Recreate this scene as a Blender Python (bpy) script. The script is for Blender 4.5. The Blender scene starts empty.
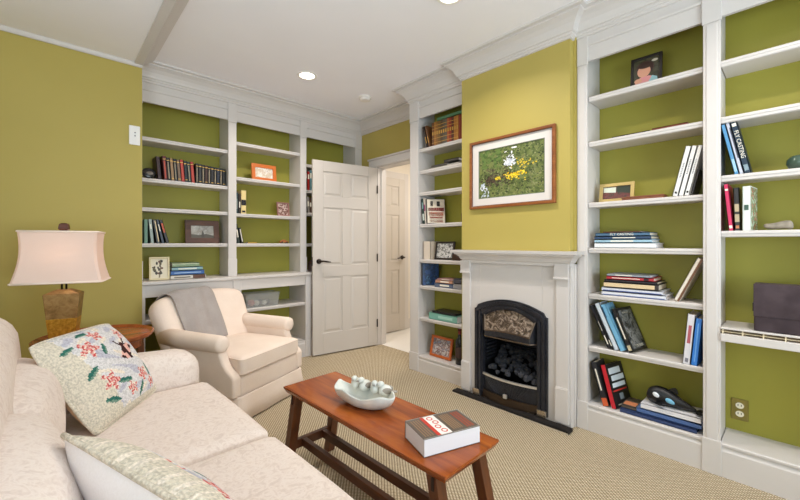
import bpy, bmesh, math, random
from mathutils import Vector, Matrix
random.seed(7)
D = bpy.data
SC = bpy.context.scene
COL = SC.collection
PI = math.pi
R = math.radians

# ------------------------------------------------------------------ materials
def lin(c):
    o = []
    for v in c[:3]:
        v = v / 255.0
        o.append(v / 12.92 if v <= 0.04045 else ((v + 0.055) / 1.055) ** 2.4)
    return (o[0], o[1], o[2], 1.0)

MC = {}
def mat(c, rough=0.6, metal=0.0, name=None, spec=0.5):
    key = (tuple(c), rough, metal, name, spec)
    if key in MC: return MC[key]
    m = D.materials.new(name or 'paint_%d_%d_%d' % tuple(c[:3]))
    m.use_nodes = True
    b = m.node_tree.nodes['Principled BSDF']
    b.inputs['Base Color'].default_value = lin(c)
    b.inputs['Roughness'].default_value = rough
    b.inputs['Metallic'].default_value = metal
    b.inputs['Specular IOR Level'].default_value = spec
    MC[key] = m
    return m

class NT:
    """small helper around a material's node tree"""
    def __init__(s, name, rough=0.6, metal=0.0, spec=0.5):
        s.m = D.materials.new(name); s.m.use_nodes = True
        s.t = s.m.node_tree; s.n = s.t.nodes; s.b = s.n['Principled BSDF']
        s.b.inputs['Roughness'].default_value = rough
        s.b.inputs['Metallic'].default_value = metal
        s.b.inputs['Specular IOR Level'].default_value = spec
        s.tc = s.n.new('ShaderNodeTexCoord')
    def link(s, a, b): s.t.links.new(a, b)
    def mapping(s, scale=(1, 1, 1), rot=(0, 0, 0), src='Object'):
        k = s.n.new('ShaderNodeMapping')
        k.inputs['Scale'].default_value = scale; k.inputs['Rotation'].default_value = rot
        s.link(s.tc.outputs[src], k.inputs['Vector']); return k.outputs['Vector']
    def noise(s, v, scale, detail=4, rough=0.5, dist=0.0):
        k = s.n.new('ShaderNodeTexNoise')
        k.inputs['Scale'].default_value = scale; k.inputs['Detail'].default_value = detail
        k.inputs['Roughness'].default_value = rough; k.inputs['Distortion'].default_value = dist
        s.link(v, k.inputs['Vector']); return k.outputs['Fac']
    def voro(s, v, scale, out='Distance', feature='F1'):
        k = s.n.new('ShaderNodeTexVoronoi'); k.feature = feature
        k.inputs['Scale'].default_value = scale
        s.link(v, k.inputs['Vector']); return k.outputs[out]
    def wave(s, v, scale, dist=0.0, direction='X', detail=2, dscale=1.0):
        k = s.n.new('ShaderNodeTexWave'); k.bands_direction = direction
        k.inputs['Scale'].default_value = scale; k.inputs['Distortion'].default_value = dist
        k.inputs['Detail'].default_value = detail; k.inputs['Detail Scale'].default_value = dscale
        s.link(v, k.inputs['Vector']); return k.outputs['Fac']
    def ramp(s, f, stops):
        k = s.n.new('ShaderNodeValToRGB'); e = k.color_ramp.elements
        while len(e) < len(stops): e.new(0.5)
        for i, (p, c) in enumerate(stops):
            e[i].position = p; e[i].color = lin(c)
        s.link(f, k.inputs['Fac']); return k.outputs['Color']
    def math(s, op, a, b=None):
        k = s.n.new('ShaderNodeMath'); k.operation = op
        for i, x in enumerate((a, b)):
            if x is None: continue
            if isinstance(x, (int, float)): k.inputs[i].default_value = x
            else: s.link(x, k.inputs[i])
        return k.outputs[0]
    def color(s, c): s.link(c, s.b.inputs['Base Color'])
    def bump(s, f, strength=0.3, dist=0.01):
        k = s.n.new('ShaderNodeBump'); k.inputs['Strength'].default_value = strength
        k.inputs['Distance'].default_value = dist
        s.link(f, k.inputs['Height']); s.link(k.outputs['Normal'], s.b.inputs['Normal'])

def m_wall():
    t = NT('olive_green_wall_paint', 0.55, spec=0.3)
    v = t.mapping()
    n = t.noise(v, 1.3, 3)
    t.color(t.ramp(n, [(0.3, (177, 160, 84)), (0.7, (182, 165, 90))]))
    t.bump(t.noise(v, 160, 2), 0.05, 0.002)
    return t.m
def m_ceiling():
    t = NT('ceiling_paint', 0.8, spec=0.2)
    v = t.mapping()
    t.color(t.ramp(t.noise(v, 2, 2), [(0.3, (240, 238, 242)), (0.7, (243, 241, 245))]))
    return t.m
def m_trim():
    t = NT('cream_white_trim_paint', 0.38, spec=0.4)
    v = t.mapping()
    t.color(t.ramp(t.noise(v, 3, 2), [(0.3, (206, 200, 196)), (0.7, (209, 203, 199))]))
    return t.m
def m_carpet():
    t = NT('beige_loop_carpet', 0.95, spec=0.1)
    v = t.mapping(rot=(0, 0, R(40)))
    w1 = t.wave(v, 22.0, 0.6, 'X', 1); w2 = t.wave(v, 30.0, 0.6, 'Y', 1)
    p = t.math('MULTIPLY', w1, w2)
    n = t.noise(t.mapping(), 90, 3)
    f = t.math('ADD', t.math('MULTIPLY', p, 0.75), t.math('MULTIPLY', n, 0.3))
    t.color(t.ramp(f, [(0.08, (118, 104, 80)), (0.42, (196, 179, 150)), (0.85, (234, 220, 196))]))
    t.bump(f, 0.7, 0.006)
    return t.m
def m_wood(name, dark, midc, light, rough=0.3, axis='Y', s=1.0):
    t = NT(name, rough)
    sc = {'X': (1, 9, 9), 'Y': (9, 1, 9), 'Z': (9, 9, 1)}[axis]
    v = t.mapping(scale=tuple(k * s for k in sc))
    n = t.noise(v, 2.2, 6, 0.6, 0.8)
    t.color(t.ramp(n, [(0.3, dark), (0.52, midc), (0.75, light)]))
    t.bump(n, 0.04, 0.002)
    return t.m
def m_damask():
    t = NT('cream_damask_upholstery', 0.85, spec=0.2)
    v = t.mapping()
    a = t.noise(v, 26, 3, 0.5, 2.0)
    b = t.noise(v, 220, 2)
    f = t.math('ADD', t.math('MULTIPLY', a, 0.8), t.math('MULTIPLY', b, 0.2))
    t.color(t.ramp(f, [(0.36, (212, 196, 186)), (0.47, (222, 207, 197)), (0.53, (227, 214, 205)), (0.66, (214, 198, 188))]))
    t.bump(f, 0.25, 0.003)
    return t.m
def m_fabric(name, c1, c2, sc=180, bump=0.2):
    t = NT(name, 0.9, spec=0.15)
    v = t.mapping()
    n = t.noise(v, sc, 3); k = t.noise(v, 7, 3)
    f = t.math('ADD', t.math('MULTIPLY', n, 0.5), t.math('MULTIPLY', k, 0.5))
    t.color(t.ramp(f, [(0.35, c1), (0.65, c2)]))
    t.bump(n, bump, 0.003)
    return t.m
def m_photo(name, cols, sc=14, rough=0.25):
    """mottled photographic print: bands of noise in the print's own colours"""
    t = NT(name, rough)
    v = t.mapping()
    n = t.noise(v, sc, 5, 0.6, 0.6)
    k = len(cols)
    t.color(t.ramp(n, [(0.3 + 0.4 * i / max(1, k - 1), c) for i, c in enumerate(cols)]))
    return t.m
def m_emit(name, c, s):
    m = D.materials.new(name); m.use_nodes = True
    b = m.node_tree.nodes['Principled BSDF']
    b.inputs['Emission Color'].default_value = lin(c); b.inputs['Emission Strength'].default_value = s
    return m
def m_glass(name, c=(235, 240, 240), rough=0.05, mix=0.75):
    m = D.materials.new(name); m.use_nodes = True
    t = m.node_tree; b = t.nodes['Principled BSDF']
    b.inputs['Base Color'].default_value = lin(c); b.inputs['Roughness'].default_value = rough
    tr = t.nodes.new('ShaderNodeBsdfTransparent'); tr.inputs[0].default_value = lin(c)
    mx = t.nodes.new('ShaderNodeMixShader'); mx.inputs[0].default_value = mix
    t.links.new(b.outputs[0], mx.inputs[1]); t.links.new(tr.outputs[0], mx.inputs[2])
    t.links.new(mx.outputs[0], t.nodes['Material Output'].inputs['Surface'])
    return m

WALL = m_wall(); DOORP = mat((197, 189, 181), .4, name='door_paint'); BACKSHADE = mat((153, 147, 60), .5, name='shade_darkened_bookcase_green', spec=.3); CEIL = m_ceiling(); TRIM = m_trim(); CARPET = m_carpet()  # bookcase backs: greener than the walls, and darkened to carry the shelf shade
HALLW = mat((226, 218, 206), 0.7, name='hall_wall_paint')
TILE = mat((236, 232, 226), 0.35, name='white_hall_floor')
TABLEW = m_wood('reddish_brown_table_wood', (112, 46, 12), (150, 72, 18), (176, 96, 28), 0.22, 'Y')
TABLEL = m_wood('dark_brown_table_leg_wood', (66, 32, 14), (92, 48, 20), (112, 62, 28), 0.35, 'Z')
TABLEB = m_wood('dark_brown_stretcher_wood', (60, 30, 14), (84, 44, 20), (104, 58, 28), 0.35, 'Y')
ENDW = m_wood('polished_end_table_wood', (120, 58, 26), (154, 80, 38), (178, 100, 52), 0.25, 'X')
DAMASK = m_damask()
CHAIRF = m_fabric('cream_armchair_upholstery', (228, 209, 194), (236, 219, 205), 240, 0.12)
GREYF = m_fabric('grey_fleece_throw', (152, 144, 140), (172, 164, 160), 260, 0.3)
WHITEF = m_fabric('white_pillow_backing', (236, 232, 232), (242, 239, 240), 220, 0.1)
BLACKM = mat((26, 26, 29), 0.35, 0.6, 'black_cast_iron')
CHROME = mat((226, 226, 228), 0.3, .85, 'bright_chrome')
BRONZEK = mat((52, 44, 38), 0.35, 0.8, 'dark_bronze_hardware')
PAGES = mat((228, 218, 198), 0.8, name='book_page_edges')
PAGESW = mat((222, 220, 224), 0.75, name='white_book_page_edges')

# ------------------------------------------------------------------ mesh builder
class MB:
    def __init__(s): s.bm = bmesh.new()
    def face(s, pts, mi=0):
        vs = [s.bm.verts.new(p) for p in pts]
        try:
            f = s.bm.faces.new(vs); f.material_index = mi; return f
        except ValueError: return None
    def box(s, x0, x1, y0, y1, z0, z1, mi=0, M=None):
        x0, x1 = min(x0, x1), max(x0, x1); y0, y1 = min(y0, y1), max(y0, y1); z0, z1 = min(z0, z1), max(z0, z1)
        P = [Vector(p) for p in ((x0,y0,z0),(x1,y0,z0),(x1,y1,z0),(x0,y1,z0),(x0,y0,z1),(x1,y0,z1),(x1,y1,z1),(x0,y1,z1))]
        if M: P = [M @ p for p in P]
        v = [s.bm.verts.new(p) for p in P]
        for q in ((3,2,1,0),(4,5,6,7),(0,1,5,4),(1,2,6,5),(2,3,7,6),(3,0,4,7)):
            s.bm.faces.new([v[i] for i in q]).material_index = mi
        return s
    def hexa(s, bot, top, mi=0):
        v = [s.bm.verts.new(p) for p in list(bot) + list(top)]
        for q in ((3,2,1,0),(4,5,6,7),(0,1,5,4),(1,2,6,5),(2,3,7,6),(3,0,4,7)):
            s.bm.faces.new([v[i] for i in q]).material_index = mi
        return s
    def prism(s, poly, axis, a, b, mi=0):
        def P(p, t):
            if axis == 'x': return (t, p[0], p[1])
            if axis == 'y': return (p[0], t, p[1])
            return (p[0], p[1], t)
        A = [s.bm.verts.new(P(p, a)) for p in poly]; B = [s.bm.verts.new(P(p, b)) for p in poly]
        n = len(poly)
        for i in range(n):
            s.bm.faces.new((A[i], A[(i+1) % n], B[(i+1) % n], B[i])).material_index = mi
        s.bm.faces.new(A[::-1]).material_index = mi; s.bm.faces.new(B).material_index = mi
        return s
    def ring(s, outer, inner, axis, a, b, mi=0):
        """a band between two outlines of equal length, extruded from a to b"""
        def P(p, t):
            if axis == 'x': return (t, p[0], p[1])
            if axis == 'y': return (p[0], t, p[1])
            return (p[0], p[1], t)
        n = len(outer)
        L = [[s.bm.verts.new(P(p, t)) for p in q] for q in (outer, inner) for t in (a, b)]
        oa, ob, ia, ib = L
        for i in range(n):
            j = (i + 1) % n
            for q in ((oa[i], oa[j], ob[j], ob[i]), (ia[j], ia[i], ib[i], ib[j]), (oa[j], oa[i], ia[i], ia[j]), (ob[i], ob[j], ib[j], ib[i])):
                s.bm.faces.new(q).material_index = mi
        return s
    def lathe(s, prof, n=24, c=(0, 0), mi=0, sx=1.0, sy=1.0):
        rows = []
        for r, z in prof:
            if r < 1e-6: rows.append([s.bm.verts.new((c[0], c[1], z))])
            else: rows.append([s.bm.verts.new((c[0] + sx*r*math.cos(2*PI*i/n), c[1] + sy*r*math.sin(2*PI*i/n), z)) for i in range(n)])
        for a, b in zip(rows, rows[1:]):
            for i in range(n):
                j = (i + 1) % n
                if len(a) == 1 and len(b) == 1: continue
                if len(a) == 1: q = (a[0], b[j], b[i])
                elif len(b) == 1: q = (a[i], a[j], b[0])
                else: q = (a[i], a[j], b[j], b[i])
                s.bm.faces.new(q).material_index = mi
        return s
    def tube(s, pts, r, n=10, mi=0, cap=True):
        pts = [Vector(p) for p in pts]; rows = []
        rr = r if isinstance(r, (list, tuple)) else [r] * len(pts)
        for i, p in enumerate(pts):
            d = (pts[min(i+1, len(pts)-1)] - pts[max(i-1, 0)]).normalized()
            u = d.cross(Vector((0, 0, 1)))
            if u.length < 1e-3: u = d.cross(Vector((1, 0, 0)))
            u.normalize(); w = d.cross(u)
            rows.append([s.bm.verts.new(p + rr[i]*(u*math.cos(2*PI*k/n) + w*math.sin(2*PI*k/n))) for k in range(n)])
        for a, b in zip(rows, rows[1:]):
            for k in range(n):
                s.bm.faces.new((a[k], a[(k+1) % n], b[(k+1) % n], b[k])).material_index = mi
        if cap:
            s.bm.faces.new(rows[0][::-1]).material_index = mi; s.bm.faces.new(rows[-1]).material_index = mi
        return s
    def ball(s, c, r, M=None, mi=0, u=14, v=10):
        geo = bmesh.ops.create_uvsphere(s.bm, u_segments=u, v_segments=v, radius=1.0)
        rr = r if isinstance(r, (tuple, list)) else (r, r, r)
        for x in geo['verts']:
            p = Vector((x.co.x*rr[0], x.co.y*rr[1], x.co.z*rr[2]))
            if M: p = M @ p
            x.co = p + Vector(c)
        for f in {f for x in geo['verts'] for f in x.link_faces}: f.material_index = mi
        return s
    def soft(s, hx, hy, hz, r, c=(0, 0, 0), n=10, fn=None, mi=0):
        """rounded box of half sizes hx,hy,hz and edge radius r, optional vertex function"""
        t = bmesh.new()
        bmesh.ops.create_cube(t, size=2.0)
        bmesh.ops.subdivide_edges(t, edges=t.edges[:], cuts=n, use_grid_fill=True)
        mp = {}
        H = Vector((hx, hy, hz))
        for v in t.verts:
            p = Vector((v.co.x*hx, v.co.y*hy, v.co.z*hz))
            # pull grid lines towards the edges so that corners stay round
            def sq(q, h):
                k = q / h; k = math.copysign(abs(k) ** 0.75, k); return k * h
            p = Vector((sq(p.x, hx), sq(p.y, hy), sq(p.z, hz)))
            inn = Vector([max(-(H[i] - min(r, H[i])), min(H[i] - min(r, H[i]), p[i])) for i in range(3)])
            d = p - inn
            if d.length > 1e-9: p = inn + d.normalized() * min(r, max(d.length, r))
            if fn: p = fn(p)
            mp[v] = s.bm.verts.new(p + Vector(c))
        for f in t.faces:
            s.bm.faces.new([mp[v] for v in f.verts]).material_index = mi
        t.free(); return s
    def build(s, name, mats, parent=None, smooth=False, bevel=0.0, world=False, sub=0, seg=2):
        me = D.meshes.new(name)
        bmesh.ops.recalc_face_normals(s.bm, faces=s.bm.faces[:])
        if world and parent is not None:
            s.bm.transform(rootmat(parent).inverted())
        s.bm.to_mesh(me); s.bm.free()
        if not isinstance(mats, (list, tuple)): mats = [mats]
        for m in mats: me.materials.append(m)
        o = D.objects.new(name, me); COL.objects.link(o)
        if parent is not None: o.parent = parent
        if smooth:
            for p in me.polygons: p.use_smooth = True
        if bevel:
            b = o.modifiers.new('bevel', 'BEVEL'); b.width = bevel; b.segments = seg; b.limit_method = 'ANGLE'; b.angle_limit = R(40)
        if sub:
            q = o.modifiers.new('sub', 'SUBSURF'); q.levels = sub; q.render_levels = sub
        return o

def rootmat(o):
    M = Matrix.LocRotScale(o.location, o.rotation_euler, o.scale)
    return rootmat(o.parent) @ M if o.parent else M
def tag(o, label, cat, group=None, kind=None):
    o['label'] = label
    if cat: o['category'] = cat
    if group: o['group'] = group
    if kind: o['kind'] = kind
    return o
def thing(name, label, cat, loc=(0, 0, 0), rot=(0, 0, 0), group=None):
    o = D.objects.new(name, None); COL.objects.link(o)
    o.empty_display_size = 0.05
    o.location = loc; o.rotation_euler = rot
    return tag(o, label, cat, group)
def struct(o, label=None, cat=None):
    o['kind'] = 'structure'
    if label: o['label'] = label
    if cat: o['category'] = cat
    return o

def sweep(path, prof, mb, mi=0):
    """sweep a profile of (projection, z) along a floor-plan polyline, room on the right-hand side, mitred"""
    n = len(path); N = []
    for a, b in zip(path, path[1:]):
        d = Vector((b[0]-a[0], b[1]-a[1])).normalized(); N.append(Vector((d.y, -d.x)))
    rows = []
    for i, p in enumerate(path):
        if i == 0: m = N[0]
        elif i == n-1: m = N[-1]
        else: m = (N[i-1] + N[i]) / (1 + N[i-1].dot(N[i]))
        rows.append([mb.bm.verts.new((p[0] + m.x*q, p[1] + m.y*q, z)) for q, z in prof])
    k = len(prof)
    for a, b in zip(rows, rows[1:]):
        for j in range(k):
            mb.bm.faces.new((a[j], a[(j+1) % k], b[(j+1) % k], b[j])).material_index = mi
    mb.bm.faces.new(rows[0]).material_index = mi; mb.bm.faces.new(rows[-1][::-1]).material_index = mi
    return mb

def text_mesh(mb, body, size, M, mi=0, ext=0.0004, sx=1.0):
    """lettering: built-in font turned into mesh faces, placed by matrix M (text runs along local x, up local y)"""
    cu = D.curves.new('lettering', 'FONT'); cu.body = body; cu.size = size; cu.extrude = ext
    cu.align_x = 'CENTER'; cu.align_y = 'CENTER'; cu.resolution_u = 2
    o = D.objects.new('lettering', cu); COL.objects.link(o)
    dg = bpy.context.evaluated_depsgraph_get(); dg.update()
    me = D.meshes.new_from_object(o.evaluated_get(dg))
    me.transform(M @ Matrix.Diagonal((sx, 1, 1, 1)))
    k = len(mb.bm.faces)
    mb.bm.from_mesh(me)
    mb.bm.faces.ensure_lookup_table()
    for f in mb.bm.faces[k:]: f.material_index = mi
    D.objects.remove(o); D.curves.remove(cu); D.meshes.remove(me)

# ------------------------------------------------------------------ camera
cam = D.cameras.new('camera'); co = D.objects.new('camera', cam); COL.objects.link(co)
cam.sensor_width = 36; cam.lens = 372.0 / 800 * 36; cam.shift_y = -6.2 / 800
cam.clip_start = 0.02
co.location = (0, 0, 1.17); co.rotation_euler = (R(90), 0, R(-43.3))
SC.camera = co

# ------------------------------------------------------------------ the room shell
XW, YB, ZC, ZS = 2.75, 3.87, 2.62, 2.55       # doorway wall, back wall, main ceiling, lower ceiling of the alcove
XL, YR = -1.15, -1.95
def sbox(name, m, *b, **k):
    return struct(MB().box(*b).build(name, m, **k))
floor = sbox('floor', CARPET, XL-.1, XW+.06, YR-.1, YB, -.08, 0)
sbox('floor_hall', TILE, XW+.06, 4.2, 1.2, YB, -.08, 0.0)
mb = MB().box(XL-.1, XW+.12, YR-.1, YB+.1, ZC, ZC+.12)
struct(mb.build('ceiling', CEIL))
mb = MB().box(XL, .515, YR, 3.45, ZS, ZC)
struct(mb.build('ceiling_alcove', CEIL))
sbox('ceiling_hall', CEIL, XW+.12, 4.2, 1.2, YB, 2.45, 2.55)
# back wall and the short green wall beside the bookcase
sbox('wall_back', WALL, XL-.1, XW+.12, YB, YB+.1, 0, ZC)
sbox('wall_alcove', WALL, XL-.1, .52, 3.45, YB, 0, ZC)
# right wall: solid except the doorway
mb = MB()
mb.box(XW, XW+.12, YR-.1, 2.52, 0, ZC).box(XW, XW+.12, 3.30, YB, 0, ZC).box(XW, XW+.12, 2.52, 3.30, 2.06, ZC)
struct(mb.build('wall_right', WALL))
# chimney breast with its opening for the fire
BX, BY0, BY1 = 2.41, .980, 1.834
mb = MB()
mb.box(BX, XW, BY0, BY1, .715, ZC).box(BX, XW, BY0, 1.155, 0, .715).box(BX, XW, 1.645, BY1, 0, .715).box(2.455, XW, .9585, BY0, 1.05, ZC)
struct(mb.build('wall_chimney', WALL))
# hall behind the doorway
sbox('wall_hall_back', HALLW, XW+.12, 4.2, 3.69, YB, 0, 2.45)
sbox('wall_hall_right', HALLW, 4.1, 4.2, 1.2, 3.69, 0, 2.45)
sbox('wall_hall_front', HALLW, XW+.12, 4.2, 1.2, 1.3, 0, 2.45)
# left and rear walls with windows (behind the camera)
mb = MB()
mb.box(XL-.1, XL, YR, -.35, 0, ZC).box(XL-.1, XL, 1.75, 3.45, 0, ZC).box(XL-.1, XL, -.35, 1.75, 0, .75).box(XL-.1, XL, -.35, 1.75, 2.25, ZC)
struct(mb.build('wall_left', WALL))
mb = MB()
mb.box(XL-.1, -.3, YR-.1, YR, 0, ZC).box(2.1, XW+.12, YR-.1, YR, 0, ZC).box(-.3, 2.1, YR-.1, YR, 0, .6).box(-.3, 2.1, YR-.1, YR, 2.25, ZC)
struct(mb.build('wall_rear', WALL))
GL = m_glass('window_glass', mix=0.92)
def window(name, lo, hi, axis, p):
    mb = MB()
    z0, z1 = (lo[1], hi[1]); a0, a1 = lo[0], hi[0]
    def bx(u0, u1, w0, w1, d=.05):
        if axis == 'x': mb.box(p-.03, p+d, u0, u1, w0, w1)
        else: mb.box(u0, u1, p-.03, p+d, w0, w1)
    bx(a0, a0+.06, z0, z1); bx(a1-.06, a1, z0, z1); bx(a0, a1, z0, z0+.06); bx(a0, a1, z1-.06, z1)
    m = (a0+a1)/2; bx(m-.025, m+.025, z0, z1, .03); bx(a0, a1, (z0+z1)/2-.02, (z0+z1)/2+.02, .03)
    w = struct(mb.build(name, TRIM))
    g = MB()
    if axis == 'x': g.box(p-.005, p+.005, a0+.05, a1-.05, z0+.05, z1-.05)
    else: g.box(a0+.05, a1-.05, p-.005, p+.005, z0+.05, z1-.05)
    g.build('pane', GL, w)
window('window_1', (-.35, .75), (1.75, 2.25), 'x', XL-.06)
window('window_2', (-.3, .6), (2.1, 2.25), 'y', YR-.06)
# crown moulding: one run round bookcases, doorway wall and chimney breast
CP = [(q*.90, z) for q, z in [(0, 2.475), (.012, 2.478), (.014, 2.492), (.022, 2.496), (.024, 2.508), (.034, 2.512), (.040, 2.528), (.054, 2.552),
      (.078, 2.574), (.106, 2.588), (.112, 2.590), (.113, 2.602), (.138, 2.606), (.142, ZC), (0, ZC)]]
path = [(.52, 3.60), (XW, 3.60), (XW, 2.475), (2.47, 2.475), (2.47, BY1), (BX, BY1), (BX, BY0), (2.47, BY0), (2.47, -.40), (XW, -.40)]
struct(sweep(path, CP, MB()).build('trim_1', TRIM))
# sloped edge moulding of the lowered alcove ceiling
mb = MB(); mb.prism([(.47, ZS-.012), (.52, ZS-.012), (.532, ZS+.01), (.55, ZS+.02), (.60, ZC-.012), (.60, ZC), (.47, ZC)], 'y', YR, 3.46)
struct(mb.build('trim_2', TRIM))
mb = MB(); sweep([(XL, 3.45), (.52, 3.45)], [(0, 2.522), (.010, 2.522), (.016, 2.534), (.02, ZS), (0, ZS)], mb)
struct(mb.build('trim_3', TRIM))
# doorway casing
mb = MB()
mb.box(XW-.02, XW, 3.30, 3.41, 0, 2.06).box(XW-.02, XW, 2.478, 2.52, 0, 2.06).box(XW-.022, XW, 2.478, 3.43, 2.055, 2.135)
mb.box(XW-.034, XW, 2.478, 3.445, 2.135, 2.155).box(XW-.03, XW, 3.41, 3.43, 0, 2.06)
mb.box(XW, XW+.12, 3.296, 3.312, 0, 2.06).box(XW, XW+.12, 2.505, 2.522, 0, 2.06).box(XW, XW+.12, 2.52, 3.30, 2.045, 2.062)
mb.box(XW+.05, XW+.07, 3.284, 3.298, 0, 2.05)
mb.box(XW+.12, XW+.135, 3.30, 3.39, 0, 2.06).box(XW+.12, XW+.135, 2.43, 2.52, 0, 2.06).box(XW+.12, XW+.135, 2.43, 3.39, 2.06, 2.14)
struct(mb.build('trim_4', TRIM, bevel=.004))
# hall door casing and skirting
mb = MB()
mb.box(3.535, 3.62, 3.668, 3.69, 0, 2.13).box(2.90, 3.535, 3.668, 3.69, 2.045, 2.13)
struct(mb.build('trim_5', TRIM, bevel=.004))
mb = MB(); mb.box(3.62, 4.1, 3.675, 3.69, 0, .13)
struct(mb.build('baseboard_hall', TRIM, bevel=.003))
mb = MB(); mb.box(XL, .52, 3.435, 3.45, 0, .14)
struct(mb.build('baseboard_alcove', TRIM, bevel=.003))

# ------------------------------------------------------------------ six-panel doors
def panel_door(name, w, h, t, loc, rz, handle_side, hinges=True):
    root = D.objects.new(name, None); COL.objects.link(root); root.location = loc; root.rotation_euler = (0, 0, rz)
    root['kind'] = 'structure'
    mb = MB()
    st, mu = .11, .10
    rows = [(.22, .81), (.93, 1.54), (1.66, 1.92)]
    k = h / 2.03
    rows = [(a*k, b*k) for a, b in rows]
    c0, c1 = (st, (w-mu)/2), ((w+mu)/2, w-st)
    mb.box(.002, w-.002, .010, t-.010, .002, h-.002)
    mb.box(0, st, 0, t, 0, h).box(w-st, w, 0, t, 0, h)
    zs = [0] + [z for r in rows for z in r] + [h]
    for i in range(0, len(zs), 2): mb.box(st, w-st, 0, t, zs[i], zs[i+1])
    for a, b in rows: mb.box(c0[1], c1[0], 0, t, a, b)
    for a, b in rows:
        for x0, x1 in (c0, c1):
            for y0, y1 in ((.011, .003), (t-.011, t-.003)):
                g, q = .012, .034
                bot = [(x0+g, y0, a+g), (x1-g, y0, a+g), (x1-g, y0, b-g), (x0+g, y0, b-g)]
                top = [(x0+q, y1, a+q), (x1-q, y1, a+q), (x1-q, y1, b-q), (x0+q, y1, b-q)]
                mb.hexa(bot, top)
    mb.build('door_leaf', DOORP, root, bevel=.003)
    hx = .062 if handle_side == 'left' else w-.062
    s = 1 if handle_side == 'left' else -1
    m = MB()
    m.tube([(hx, .002, .975), (hx, -.012, .975)], .027, 18)
    m.tube([(hx, -.01, .975), (hx, -.045, .975)], .010, 10)
    m.tube([(hx-s*.012, -.045, .975), (hx+s*.03, -.048, .977), (hx+s*.075, -.047, .972), (hx+s*.115, -.043, .966)], [.011, .010, .009, .006], 10)
    m.build('door_handle', BRONZEK, root, smooth=True)
    m = MB()
    e = -.002 if handle_side == 'left' else w+.002
    m.box(min(e, e-s*.0), max(e, e)+.004, .008, t-.008, .93, 1.02).build('latch_plate', BRONZEK, root)
    if hinges:
        hz = w if handle_side == 'left' else 0
        for z in (.25, 1.0, 1.78):
            m = MB(); m.tube([(hz+s*.004, -.004, z-.045), (hz+s*.004, -.004, z+.045)], .008, 10)
            m.build('hinge', BRONZEK, root, smooth=True)
    return root
ang = math.atan2(3.291-3.405, 2.738-1.977)
panel_door('door_1', .768, 2.03, .036, (1.977, 3.405, .012), ang, 'left')
panel_door('door_2', .62, 2.03, .036, (2.905, 3.640, .012), 0, 'right', hinges=False)

# ------------------------------------------------------------------ built-in bookcases
def shelf(mb_axis, name, root, a0, a1, front, back, ztop, t=.032):
    """a shelf board with a stepped nosing along its front edge"""
    mb = MB()
    if mb_axis == 'x':   # bookcase on the right wall: front faces -X
        prof = [(front, ztop-.004), (front+.004, ztop), (back, ztop), (back, ztop-t+.008), (front+.014, ztop-t+.008), (front+.010, ztop-t), (front+.004, ztop-t+.004), (front+.003, ztop-.016), (front, ztop-.014)]
        mb.prism(prof, 'y', a0, a1)
    else:
        prof = [(front, ztop-.004), (front+.004, ztop), (back, ztop), (back, ztop-t+.008), (front+.014, ztop-t+.008), (front+.010, ztop-t), (front+.004, ztop-t+.004), (front+.003, ztop-.016), (front, ztop-.014)]
        mb.prism(prof, 'x', a0, a1)
    return mb.build(name, TRIM, root, world=True)

# --- right-hand bookcase, two bays
XF, XB = 2.47, 2.69
rb = thing('built_in_bookcase', 'tall cream built-in bookcase with two green-backed bays, right of the fireplace', 'bookcase', (2.58, .28, 0))
MB().box(XB, XB+.015, -.38, .957, 0, 2.475).build('back_panel', BACKSHADE, rb, world=True)
BEADZ = [(0, 2.40), (.012, 2.405), (.014, 2.42), (.006, 2.43), (.008, 2.455), (.016, 2.46), (.016, 2.475), (0, 2.475)]
for y0, y1 in ((.894, .957), (.256, .327), (-.38, -.31)):
    mb = MB()
    mb.box(XF, XB, y0+.004, y1-.001, 0, 2.475)
    mb.box(XF-.010, XF, y0, y1-.001, .165, 2.30).box(XF-.014, XF, y0-.004, y1-.001 if y1 > .9 else y1+.004, 2.30, 2.475)
    mb.box(XF-.014, XF, y0+.012, y1-.014, .17, 2.29)
    mb.box(XF-.018, XF, y0-.004, y1-.001 if y1 > .9 else y1+.004, 0, .175)
    mb.build('upright', TRIM, rb, world=True, bevel=.003)
for y0, y1 in ((.327, .894), (-.31, .256)):
    mb = MB(); mb.box(XF, XF+.02, y0, y1, 2.32, 2.475)
    mb.prism([(XF, 2.41), (XF-.010, 2.414), (XF-.012, 2.425), (XF, 2.43)], 'y', y0, y1)
    mb.build('frieze', TRIM, rb, world=True)
    mb = MB(); mb.box(XF-.012, XF+.02, y0, y1, 0, .128)
    mb.prism([(XF-.012, .128), (XF-.004, .142), (XF-.002, .148), (XF+.02, .148), (XF+.02, .128)], 'y', y0, y1)
    mb.build('plinth', TRIM, rb, world=True)
    shelf('x', 'bottom_shelf', rb, y0, y1, XF-.012, XB, .168, .02)
for z in (2.095, 1.811, 1.428, 1.144, .855, .525): shelf('x', 'shelf', rb, .327, .894, XF+.006, XB, z)
for z in (2.096, 1.811, 1.515, 1.235): shelf('x', 'shelf', rb, -.31, .256, XF+.006, XB, z)
# the thick vented shelf of the outer bay: two boards with a slotted band between
vs = MB()
vs.box(XF-.022, XB, -.31, .256, .682, .721); vs.box(XF-.020, XB, -.31, .256, .743, .753); vs.box(XF+.02, XF+.04, -.31, .256, .721, .743)
v = vs.build('vented_shelf', TRIM, rb, world=True, bevel=.003)
g = MB(); g.box(XF+.012, XF+.0195, -.31, .256, .721, .743, 1); g.box(XF-.014, XF+.02, -.31, .256, .7305, .7335)  # brown strip behind the bars stands in for the shade in the slots
for i in range(8): g.box(XF-.016, XF+.02, .25-.073*i-.005, .25-.073*i, .721, .743)
g.build('slotted_band', [mat((222, 205, 172), .5), mat((112, 88, 60), .7)], v, world=True)

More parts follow.
